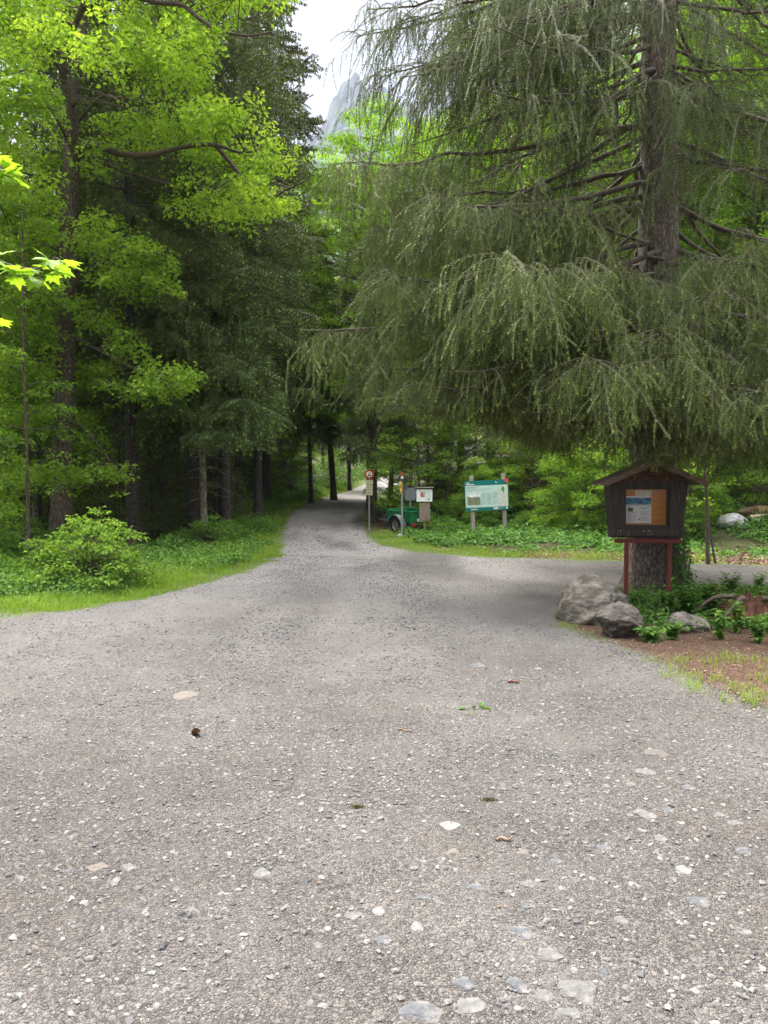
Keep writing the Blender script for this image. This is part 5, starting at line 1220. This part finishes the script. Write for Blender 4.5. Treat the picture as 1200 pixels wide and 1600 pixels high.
def frame(a):
    prism(a, [(-.478, .905), (-.312, .905), (-.318, 1.60), (-.545, 1.60)], -.034, -.002)
    prism(a, [(.288, .905), (.462, .905), (.527, 1.60), (.288, 1.60)], -.034, -.002)
    box(a, (-.009, -.016, 1.636), (1.08, .032, .068), None, .003)
    box(a, (-.014, -.016, 1.583), (.598, .026, .034), None, .003)
    box(a, (-.014, -.015, 1.03), (.598, .026, .05), None, .003)
part('front_frame', M['old_wood'], K, frame)
part('bottom_rail', M['old_wood'], K, lambda a: (box(a, (-.008, -.052, .955), (.99, .032, .088), None, .004), box(a, (.44, -.085, .975), (.05, .03, .07), None, .004), box(a, (-.008, -.026, 1.003), (.60, .05, .012), None, .002)))
for x in (-.40, -.085, -.005): part('pin', M['white_pin'], K, lambda a: lathe(a, [(.001, -.084), (.007, -.081), (.008, -.074), (.007, -.068)], (x, 0, .985), 'y', 12))
def linings(a):
    box(a, (-.318, .05, 1.31), (.018, .10, .54), None, .002); box(a, (.294, .05, 1.31), (.018, .10, .54), None, .002)
    box(a, (-.012, .05, 1.05), (.59, .10, .016), None, .002); box(a, (-.012, .05, 1.57), (.59, .10, .016), None, .002)
part('window_lining', M['old_wood'], K, linings)
disp = part('display_board', M['plywood'], K, lambda a: box(a, (-.013, .108, 1.31), (.592, .012, .502), None, .001))
def notices(a):
    yb = .1005
    plate(a, -.288, .075, 1.082, 1.462, yb, .0012, 0)
    plate(a, -.150, .072, 1.466, 1.542, yb, .0012, 1)
    plate(a, -.288, .070, 1.345, 1.442, yb - .0016, .001, 4)
    plate(a, -.252, -.178, 1.245, 1.302, yb - .0016, .001, 5)
    for k in range(10): plate(a, -.284 + k * .036, -.262 + k * .036, 1.327, 1.339, yb - .0016, .001, 3)   # row of small marks under the picture
    plate(a, -.085, .035, 1.294, 1.300, yb - .0016, .001, 2); plate(a, -.045, -.015, 1.278, 1.285, yb - .0016, .001, 2)
    for k in range(9):
        z = 1.235 - k * .016
        plate(a, -.262, -.115 - (k % 3) * .02, z, z + .004, yb - .0016, .001, 3)
        if k != 4: plate(a, -.085, .045 - (k % 2) * .03, z + .012, z + .016, yb - .0016, .001, 3)
    plate(a, -.102, -.082, 1.128, 1.146, yb - .0016, .001, 2)
    for k in range(4): plate(a, -.135, .045 - k * .02, 1.524 - k * .014, 1.528 - k * .014, yb - .0016, .001, 3)
part('notices', [M['paper'], M['cream'], M['ink'], M['grey_ink'], M['lake_photo'], M['green_photo']], disp, notices)
part('window', M['glass'], K, lambda a: box(a, (-.013, .012, 1.31), (.59, .004, .50), None, .0005))
def gable(a):
    prism(a, [(-.56, 1.662), (.545, 1.662), (.10, 1.865), (-.005, 1.905), (-.11, 1.865)], -.03, -.006)
    box(a, (-.005, -.045, 1.70), (.98, .026, .060), None, .003)
part('gable', M['red_wood_old'], K, gable)
def slope(s):
    def f(a):
        th = R(24.0) * s; rm = rotm('y', th); L = .80
        for j in range(5):                                 # boards running down the slope
            y = -.23 + j * .15; c = np.array([s * .335, y, 1.795]); box(a, c + np.array([0, 0, .003 * (j % 2)]), (L, .146, .028), rm, .003)
        box(a, np.array([s * .35, -.315, 1.78]), (L - .02, .03, .075), rm, .004)                    # barge board
    return f
for s in (-1, 1): part('roof_slope', M['roof_wood'], K, slope(s))
part('ridge_board', M['roof_wood'], K, lambda a: prism(a, [(-.11, 1.925), (0, 1.985), (.11, 1.925), (0, 1.955)], -.335, .46))

# ---- green information board
M['post_wood'] = surf('grey_post_wood', [(.3, (.22, .19, .155)), (.6, (.34, .30, .25)), (.85, (.45, .41, .36))], (30, 30, 3), 6, .85, .4, .006)
M['teal'] = plain('teal_print', (.004, .16, .145), .4, .06); M['mint'] = plain('pale_mint_print', (.50, .66, .60), .45, .04); M['mint2'] = plain('pinkish_map_print', (.55, .60, .52), .45, .10)
M['map_green'] = plain('map_green_print', (.03, .33, .10), .45); M['white_print'] = plain('white_print', (.80, .82, .80), .45, .03); M['red_print'] = plain('red_plate', (.62, .05, .06), .45)
M['text_print'] = plain('faint_text_print', (.34, .47, .44), .5, .1); M['dark_text'] = plain('dark_text_print', (.15, .24, .23), .5, .1)
M['sky_print'] = plain('pale_sky_print', (.58, .62, .66), .45); M['hill_print'] = surf('hillside_print', [(.3, (.11, .12, .075)), (.5, (.20, .21, .13)), (.7, (.34, .34, .22))], (26, 26, 26), 5, .5, 0)
q = ground_at(765, 840); bd = 23.0; q = np.array([(763 - 600) / F * bd, bd, 0]); q[2] = gz(q[0], bd)
IB = thing('information_board', 'green and white information board on two grey wooden posts at the forest edge', 'information board', q, R(5)); IB.rotation_euler = (0, R(-2.4), R(5))
zc = at(761, 774, bd)[2] - q[2]
for x, tz in ((-.45, .62), (.555, .66)):
    part('post', M['post_wood'], IB, lambda a: box(a, (x, .05, (zc + tz - .25) / 2), (.115, .085, zc + tz + .25), None, .012))
W, H = 1.37, .94
def pan(a):
    prism(a, [(-W / 2, -H / 2), (W / 2, -H / 2), (W / 2, H / 2 - .13), (W / 2 - .15, H / 2), (-W / 2, H / 2)], -.02, .003)
pn = part('panel', M['teal'], IB, pan); pn.location = (0, 0, zc)
def fr(u, v): return -W / 2 + u * W, H / 2 - v * H
def rect(a, u0, u1, v0, v1, mi, y=-.0235):
    x0, z1 = fr(u0, v0); x1, z0 = fr(u1, v1); plate(a, x0, x1, z0, z1, y, .001, mi)
def poly(a, pts, mi, y=-.0245):
    prism(a, [fr(*p) for p in pts], y - .001, y, mi)
def printing(a):
    rect(a, .012, .99, .165, .885, 0, -.021)
    rect(a, .76, .988, .19, .87, 1, -.0226)
    poly(a, [(.845, .26), (.87, .22), (.905, .25), (.915, .33), (.90, .42), (.885, .45), (.88, .38), (.855, .35), (.83, .36)], 2)
    rect(a, .05, .35, .38, .80, 4); poly(a, [(.05, .80), (.05, .52), (.10, .50), (.16, .54), (.24, .50), (.30, .54), (.35, .56), (.35, .80)], 5, -.0247)
    poly(a, [(.06, .51), (.12, .44), (.17, .47), (.22, .43), (.28, .49), (.33, .45), (.35, .5), (.24, .535), (.15, .55)], 3, -.0262)
    rect(a, .03, .12, .055, .075, 3); rng2 = np.random.default_rng(3)
    x = .03
    for k in range(9):                                     # the bold heading, nine letters not legible in the photo
        w = rng2.uniform(.014, .022); rect(a, x, x + w, .105, .14, 3); x += w + .0045
    poly(a, [(.70, .075), (.715, .045), (.73, .07), (.765, .085), (.73, .095)], 3, -.0225)
    for j in range(2): rect(a, .03, .33 - j * .08, .20 + j * .03, .213 + j * .03, 7)
    for j in range(3): rect(a, .03, .62 - j * .1, .27 + j * .03, .28 + j * .03, 6)
    for c0, c1, v0, n in ((.375, .475, .40, 16), (.50, .615, .42, 15), (.645, .745, .39, 9), (.645, .735, .66, 6)):
        for j in range(n): rect(a, c0, c1 - (rng2.random() < .3) * .03, v0 + j * .025, v0 + .012 + j * .025, 6)
    for k in range(3):
        cx, cz = fr(.145 + k * .052, .945); lathe(a, [(.0005, -.0225), (.026, -.0225), (.026, -.0205)], (cx, 0, cz), 'y', 16, 3)
        rect(a, .139 + k * .052, .151 + k * .052, .93, .96, 8, -.0235)
    rect(a, .645, .70, .905, .975, 3); rect(a, .705, .755, .905, .975, 3); rect(a, .66, .672, .92, .965, 8, -.0255); rect(a, .68, .69, .92, .945, 8, -.0255); poly(a, [(.715, .96), (.73, .915), (.745, .96), (.73, .945)], 8, -.0258)
    for j in range(2): rect(a, .775, .885 - j * .03, .92 + j * .03, .932 + j * .03, 6)
    rect(a, .935, .975, .905, .965, 3)
part('print', [M['mint'], M['mint2'], M['map_green'], M['white_print'], M['sky_print'], M['hill_print'], M['text_print'], M['dark_text'], M['ink']], pn, printing)
part('red_plate', M['red_print'], IB, lambda a: box(a, (W / 2 - .06, .002, zc + H / 2 - .06), (.15, .006, .17), None, .003))

# ---- small notice panel on a wooden post
d = 23.4; q = np.array([(664 - 600) / F * d, d, 0]); q[2] = gz(q[0], d); S_ = d / F
NP = thing('notice_sign', 'small white notice panel with a board roof above a bare plank on a wooden post', 'notice panel', q, R(3))
z = lambda py: at(664, py, d)[2] - q[2]
part('post', M['post_wood'], NP, lambda a: lathe(a, [(.04, -.3), (.04, z(780)), (.03, z(779))], (0, .06, 0), 'z', 14))
part('plank', surf('brown_plank', [(.3, (.16, .115, .085)), (.7, (.30, .235, .185))], (24, 24, 3), 6, .85, .4, .006), NP, lambda a: box(a, (-.005, 0, (z(785.5) + z(814)) / 2), (.335, .028, z(785.5) - z(814)), None, .004))
bx = part('notice_box', M['steel'], NP, lambda a: box(a, (-.02, .0, (z(764) + z(784)) / 2), (.51, .07, z(764) - z(784)), None, .008))
def nprint(a):
    zt, zb = z(764), z(784); P = lambda u0, u1, v0, v1, mi, y=-.0365: plate(a, -.02 - .25 + u0 * .5, -.02 - .25 + u1 * .5, zt - .01 - v1 * (zt - zb - .02), zt - .01 - v0 * (zt - zb - .02), y, .001, mi)
    P(0, 1, 0, 1, 0, -.0355); P(.22, .56, .16, .66, 4, -.0368); P(.25, .42, .28, .58, 1, -.0382); P(.34, .46, .42, .66, 1, -.0396); P(.44, .53, .22, .4, 3, -.0382)
    P(.17, .23, .05, .12, 2, -.0382)
    for j in range(8): P(.62, .95 - .05 * (j % 2), .16 + j * .085, .19 + j * .085, 3)
    P(.70, .86, .80, .88, 2); P(.55, .6, .8, .88, 1); P(.05, .2, .78, .80, 3)
part('print', [M['white_print'], plain('map_red_print', (.60, .12, .10), .5), M['ink'], M['text_print'], plain('map_green_grey_print', (.40, .52, .46), .5)], bx, nprint)
part('roof_board', M['post_wood'], NP, lambda a: box(a, (-.02, -.01, z(762)), (.58, .16, .026), rotm('x', R(-6)), .004))

# ---- signpost with red white and blue bands and a yellow way marker turned away
q = ground_at(628, 838); d = q[1]; z = lambda py: at(628, py, d)[2] - q[2]
WP = thing('trail_signpost', 'thin grey signpost with yellow pointer and red white blue bands before the trailer', 'signpost', q)
part('pole', M['steel'], WP, lambda a: lathe(a, [(.03, -.2), (.03, z(752))], (0, 0, 0), 'z', 14))
for nm, c, p0, p1 in (('red_band', (.45, .06, .045), 744.5, 738), ('white_band', (.7, .72, .72), 748, 744.5), ('blue_band', (.03, .06, .16), 753, 748)):
    part(nm, plain(nm, c, .5), WP, lambda a: lathe(a, [(.001, z(p0)), (.042, z(p0)), (.042, z(p1)), (.001, z(p1))], (0, 0, 0), 'z', 16))
yp = plain('yellow_pointer', (.62, .34, .02), .45)
def pointer(c_z, hgt, yaw, L):
    def f(a):
        o = [(.03, -hgt / 2), (L - .1, -hgt / 2), (L, 0), (L - .1, hgt / 2), (.03, hgt / 2)]; b = Acc(); prism(b, o, -.007, .007); v = np.concatenate(b.v) @ rotm('z', yaw).T + np.array([0, 0, c_z]); a.add(v, np.concatenate(b.t), np.concatenate(b.q))
    return f
part('pointer', yp, WP, pointer(z(757), .19, R(-97), .6)); part('pointer', yp, WP, pointer(z(767), .19, R(-96), .62))
part('pointer', M['ink'], WP, pointer(z(761.5), .15, R(68), .5))
o = boulder('footing_stone', (q[0], q[1], q[2] + .01), (.42, .34, .16), 33, M['white_rock'], 'pale concrete lump holding the foot of the banded signpost', 0, 6, .2); o['category'] = 'footing'

# ---- round prohibition sign with two plates
d = 26.5; q = np.array([(577 - 600) / F * d, d, 0]); q[2] = gz(q[0], d); z = lambda py: at(577, py, d)[2] - q[2]
RS = thing('road_sign', 'round red rimmed vehicle ban sign with two cream plates on a thin post', 'road sign', q, R(4))
part('post', M['steel'], RS, lambda a: lathe(a, [(.028, -.3), (.028, z(735))], (0, .05, 0), 'z', 14))
r = .172; cz = z(741)
ds = part('disc', plain('sign_red', (.33, .028, .028), .45), RS, lambda a: lathe(a, [(.001, .014), (r, .012), (r, -.002), (r * .98, -.004), (.001, -.004)], (0, 0, cz), 'y', 40))
def emblem(a):
    lathe(a, [(.001, -.0065), (r * .62, -.0065), (r * .62, -.0045)], (0, 0, cz), 'y', 32, 0)
    P = lambda u0, u1, v0, v1: plate(a, u0 * r, u1 * r, cz + v0 * r, cz + v1 * r, -.0075, .001, 1)
    P(-.42, .42, -.38, -.22); P(-.28, .28, -.22, -.06)                                             # motor car
    for s in (-.28, .28): lathe(a, [(.001, -.0088), (r * .10, -.0088), (r * .10, -.0078)], (s * r, 0, cz - .40 * r), 'y', 14, 1)
    P(-.2, .2, .16, .24); P(-.05, .16, .24, .34)                                                   # motorcycle
    for s in (-.24, .24): lathe(a, [(.001, -.0088), (r * .11, -.0088), (r * .11, -.0078)], (s * r, 0, cz + .14 * r), 'y', 14, 1)
part('emblem', [M['cream'], M['ink']], ds, emblem)
cp = plain('cream_plate', (.46, .45, .27), .5, .06)
for p0, p1, w, n in ((750, 756.5, .27, 2), (757.5, 774, .24, 6)):
    pl = part('plate', cp, RS, lambda a: box(a, (0, .004, (z(p0) + z(p1)) / 2), (w, .008, z(p0) - z(p1)), None, .002))
    def lines(a):
        for j in range(n):
            zz_ = z(p0) - (j + .7) / (n + .5) * (z(p0) - z(p1)); plate(a, -w * .40, w * (.40 if j % 2 == 0 else .2), zz_ - .012, zz_ + .004, -.001, .001)
    part('lettering', M['ink'], pl, lines)

# ---- the grey back of another sign behind the trailer
d = 26.2; q = np.array([(641 - 600) / F * d, d, 0]); q[2] = gz(q[0], d); z = lambda py: at(641, py, d)[2] - q[2]
GB = thing('blank_sign', 'plain grey sign panel with clipped corners standing behind the trailer', 'sign', q, R(-3))
gm = plain('grey_sheet_metal', (.17, .19, .19), .5, .1, .3)
part('post', M['steel'], GB, lambda a: lathe(a, [(.026, -.3), (.026, z(764))], (0, .03, 0), 'z', 12))
hw, hh, zc2 = .20, (z(762) - z(782)) / 2, (z(762) + z(782)) / 2
part('panel', gm, GB, lambda a: prism(a, [(-hw, zc2 - hh + .06), (-hw + .06, zc2 - hh), (hw - .06, zc2 - hh), (hw, zc2 - hh + .06), (hw, zc2 + hh - .06), (hw - .06, zc2 + hh), (-hw + .06, zc2 + hh), (-hw, zc2 + hh - .06)], -.008, .0))

# ---- green trailer
q = ground_at(621, 834); q[1] += .15
M['trailer_green'] = plain('trailer_green_paint', (.008, .14, .042), .55, .1); M['trailer_dark'] = plain('trailer_chassis_metal', (.05, .055, .055), .6)
M['fender'] = plain('grey_plastic_fender', (.15, .17, .175), .5, .1); M['tyre'] = plain('tyre_rubber', (.018, .018, .019), .8, .2); M['rim'] = plain('silver_rim', (.22, .22, .22), .4, .2, .5)
yaw = R(-54); wd = np.array([.81, .59]) * .50
TR = thing('box_trailer', 'small green box trailer with a grey mudguard parked behind the signposts', 'trailer', (q[0] + wd[0], q[1] + wd[1], q[2]), yaw); TR.rotation_euler = (R(3.5), R(1.5), yaw)
def tub(a):
    L, Wd, zb, zt = .64, .42, .40, .76
    box(a, (0, 0, zb), (2 * L, 2 * Wd, .025), None, .004)
    for s in (-1, 1):
        prism(a, [(-L, zb), (L, zb), (L, zt), (-L - .02, zt)], s * Wd - .012, s * Wd + .012)
        box(a, (0, s * (Wd + .004), zt + .004), (2 * L + .05, .05, .022), None, .004)               # rolled rim
        for x in (-.4, .0, .4): box(a, (x, s * (Wd + .018), (zb + zt) / 2 - .01), (.035, .014, zt - zb - .04), None, .004)
    for s in (-1, 1):
        box(a, (s * (L + .006), 0, (zb + zt) / 2), (.022, 2 * Wd - .03, zt - zb), None, .004); box(a, (s * (L + .012), 0, zt + .005), (.05, 2 * Wd - .06, .020), None, .004)
part('tub', M['trailer_green'], TR, tub)
def chassis(a):
    for s in (-1, 1): box(a, (.02, s * .28, .345), (1.26, .05, .07), None, .004)
    box(a, (.0, 0, .29), (.07, .96, .06), None, .004); box(a, (-1.1, 0, .335), (1.1, .07, .06), None, .004); box(a, (.64, 0, .33), (.05, .92, .11), None, .004)
    lathe(a, [(.001, 0), (.025, .0), (.025, .45), (.05, .46), (.05, .5), (.001, .5)], (-1.5, .08, .02), 'z', 12)
part('chassis', M['trailer_dark'], TR, chassis)
for s in (-1, 1):
    wh = part('wheel', M['tyre'], TR, lambda a: lathe(a, [(.17, -.075), (.26, -.08), (.292, -.06), (.297, 0), (.292, .06), (.26, .08), (.17, .075)], (0, 0, 0), 'y', 32), True); wh.location = (0, s * .50, .297)
    part('rim', M['rim'], wh, lambda a: (lathe(a, [(.001, s * .045), (.05, s * .05), (.055, s * .035), (.13, s * .03), (.165, s * .07), (.178, s * .072), (.178, -s * .06)], (0, 0, 0), 'y', 28), [box(a, (.11 * math.cos(k * 1.257), s * .034, .11 * math.sin(k * 1.257)), (.03, .012, .03), None, .004) for k in range(5)]))
    def mud(a):
        an = np.linspace(R(-8), R(188), 18); v = []
        for r_ in (.345, .355):
            for y in (-.11, .11): v.append(np.stack([r_ * np.cos(an), np.full(18, s * .50 + y), .297 + r_ * np.sin(an)], 1))
        ii = [np.arange(18) + 18 * k for k in range(4)]; Q = []
        for A_, B_ in ((0, 1), (2, 3), (0, 2), (1, 3)):
            Q += [(ii[A_][k], ii[A_][k + 1], ii[B_][k + 1], ii[B_][k]) for k in range(17)]
        a.add(np.concatenate(v), None, Q)
    part('mudguard', M['fender'], TR, mud, True)
lr = plain('red_tail_lamp', (.35, .02, .02), .3)
for s in (-1, 1): part('tail_lamp', lr, TR, lambda a: box(a, (.685, s * .32, .335), (.035, .16, .085), None, .012))
part('number_plate', M['white_print'], TR, lambda a: box(a, (.672, -.08, .47), (.006, .24, .10), None, .002))

# ------------------------------------------------------------------ mountain
mx_, my_ = np.meshgrid(np.linspace(-1000, 1900, 420), np.linspace(950, 2300, 150))
ridge = 815 - np.where(mx_ < -62, 1.2 * (-62 - mx_), .5 * (mx_ + 62)) - np.where(my_ < 1500, 1.25 * (1500 - my_), .7 * (my_ - 1500))
mz = np.where(ridge > 420, ridge, 420 * np.exp((ridge - 420) / 420)) + 70 * (fbm(mx_ / 170, my_ / 170, 5, 6) - .47) - 130 * (np.abs(fbm(mx_ / 60, my_ / 120, 15, 5) - .47)) + 14 * (rng.random(mx_.shape) - .5)
a = Acc(); ii = np.arange(mx_.size).reshape(mx_.shape)
a.add(np.stack([mx_.ravel(), my_.ravel(), mz.ravel()], 1), None, np.stack([ii[:-1, :-1], ii[:-1, 1:], ii[1:, 1:], ii[1:, :-1]], -1).reshape(-1, 4))
M['mountain'] = surf('mountain_rock_and_forest', [(.46, (.008, .016, .010)), (.53, (.014, .026, .015)), (.56, (.05, .052, .056)), (.72, (.13, .132, .138))], (.02, .02, .012), 10, .95, .6, 4)
a.build('mountain', M['mountain'], None, False, dict(kind='structure'))

# ------------------------------------------------------------------ air, sky, sun, camera
HAZE = .00016
if HAZE:
    a = Acc(); x0, x1, y0, y1, z0, z1 = -1700, 2600, -300, 3400, -25, 1300
    v = [(x, y, zz_) for x in (x0, x1) for y in (y0, y1) for zz_ in (z0, z1)]; a.add(v, None, [(0, 1, 3, 2), (4, 6, 7, 5), (0, 4, 5, 1), (2, 3, 7, 6), (0, 2, 6, 4), (1, 5, 7, 3)])
    m, nt, out = newmat('haze'); vp = N(nt, 'ShaderNodeVolumePrincipled', Density=HAZE); vp.inputs['Color'].default_value = (.72, .84, 1, 1); nt.links.new(vp.outputs[0], out.inputs['Volume'])
    a.build('haze', m, None, False, dict(kind='stuff'))
SUN_EL, SUN_AZ = R(58), R(-35)                             # azimuth from straight ahead, negative to the left
w = bpy.data.worlds.new('World'); SC.world = w; w.use_nodes = True; nt = w.node_tree
for n in list(nt.nodes): nt.nodes.remove(n)
out = nt.nodes.new('ShaderNodeOutputWorld'); bg = nt.nodes.new('ShaderNodeBackground'); sky = nt.nodes.new('ShaderNodeTexSky')
sky.sky_type = 'NISHITA'; sky.sun_disc = False; sky.sun_elevation = SUN_EL; sky.sun_rotation = SUN_AZ; sky.air_density = 1; sky.dust_density = 6; sky.ozone_density = .6
hs = N(nt, 'ShaderNodeHueSaturation', Saturation=.18); nt.links.new(sky.outputs[0], hs.inputs['Color'])
# thin even cloud over the whole sky
tc = N(nt, 'ShaderNodeTexCoord'); no = N(nt, 'ShaderNodeTexNoise', Scale=2.2, Detail=5); nt.links.new(tc.outputs['Generated'], no.inputs['Vector'])
ck = ramp(nt, [(.3, (7.2, 7.1, 7.5)), (.7, (9.0, 8.9, 9.2))], no.outputs['Fac'])
mxn = N(nt, 'ShaderNodeMix', data_type='RGBA'); mxn.inputs[0].default_value = .8; nt.links.new(hs.outputs[0], mxn.inputs[6]); nt.links.new(ck, mxn.inputs[7])
sx = N(nt, 'ShaderNodeSeparateXYZ'); nt.links.new(tc.outputs['Generated'], sx.inputs[0])
gr = ramp(nt, [(0, (.12, .12, .125)), (.45, (.09, .088, .094)), (.60, (.116, .113, .121)), (.76, (1.05, 1.05, 1.05)), (1, (1.5, 1.5, 1.5))], sx.outputs['Z'])   # overcast zenith exaggerated to light the scene, visible low band held dim
mg = N(nt, 'ShaderNodeMix', data_type='RGBA', blend_type='MULTIPLY'); mg.inputs[0].default_value = 1; nt.links.new(mxn.outputs[2], mg.inputs[6]); nt.links.new(gr, mg.inputs[7])
nt.links.new(mg.outputs[2], bg.inputs['Color']); bg.inputs['Strength'].default_value = .10; nt.links.new(bg.outputs[0], out.inputs['Surface'])
sl = bpy.data.lights.new('sun', 'SUN'); sl.energy = 1.5; sl.angle = R(20); sl.color = (1, .96, .9); so = bpy.data.objects.new('sun', sl); COL.objects.link(so)
sd_ = np.array([math.sin(SUN_AZ) * math.cos(SUN_EL), math.cos(SUN_AZ) * math.cos(SUN_EL), math.sin(SUN_EL)])
from mathutils import Vector
so.rotation_euler = Vector(sd_).to_track_quat('Z', 'Y').to_euler(); so.location = (0, 0, 40)
cam = bpy.data.cameras.new('camera'); co = bpy.data.objects.new('camera', cam); COL.objects.link(co); SC.camera = co
cam.sensor_fit = 'VERTICAL'; cam.sensor_height = 36; cam.lens = 36 * F / 1600; cam.clip_end = 8000; cam.clip_start = .05
co.location = (0, 0, 1.6); co.rotation_euler = (R(90) - PITCH, 0, 0)
SC.view_settings.view_transform = 'Standard'; SC.view_settings.look = 'None'; SC.view_settings.exposure = 3.22; SC.view_settings.gamma = 1
cy = SC.cycles
cy.max_bounces = 12; cy.diffuse_bounces = 9; cy.glossy_bounces = 2; cy.transmission_bounces = 9; cy.transparent_max_bounces = 6; cy.volume_bounces = 0
cy.caustics_reflective = False; cy.caustics_refractive = False; cy.sample_clamp_indirect = 6
cy.use_denoising = True; cy.denoising_prefilter = 'ACCURATE'
try: cy.denoiser = 'OPENIMAGEDENOISE'; cy.denoising_input_passes = 'RGB_ALBEDO_NORMAL'
except Exception: pass
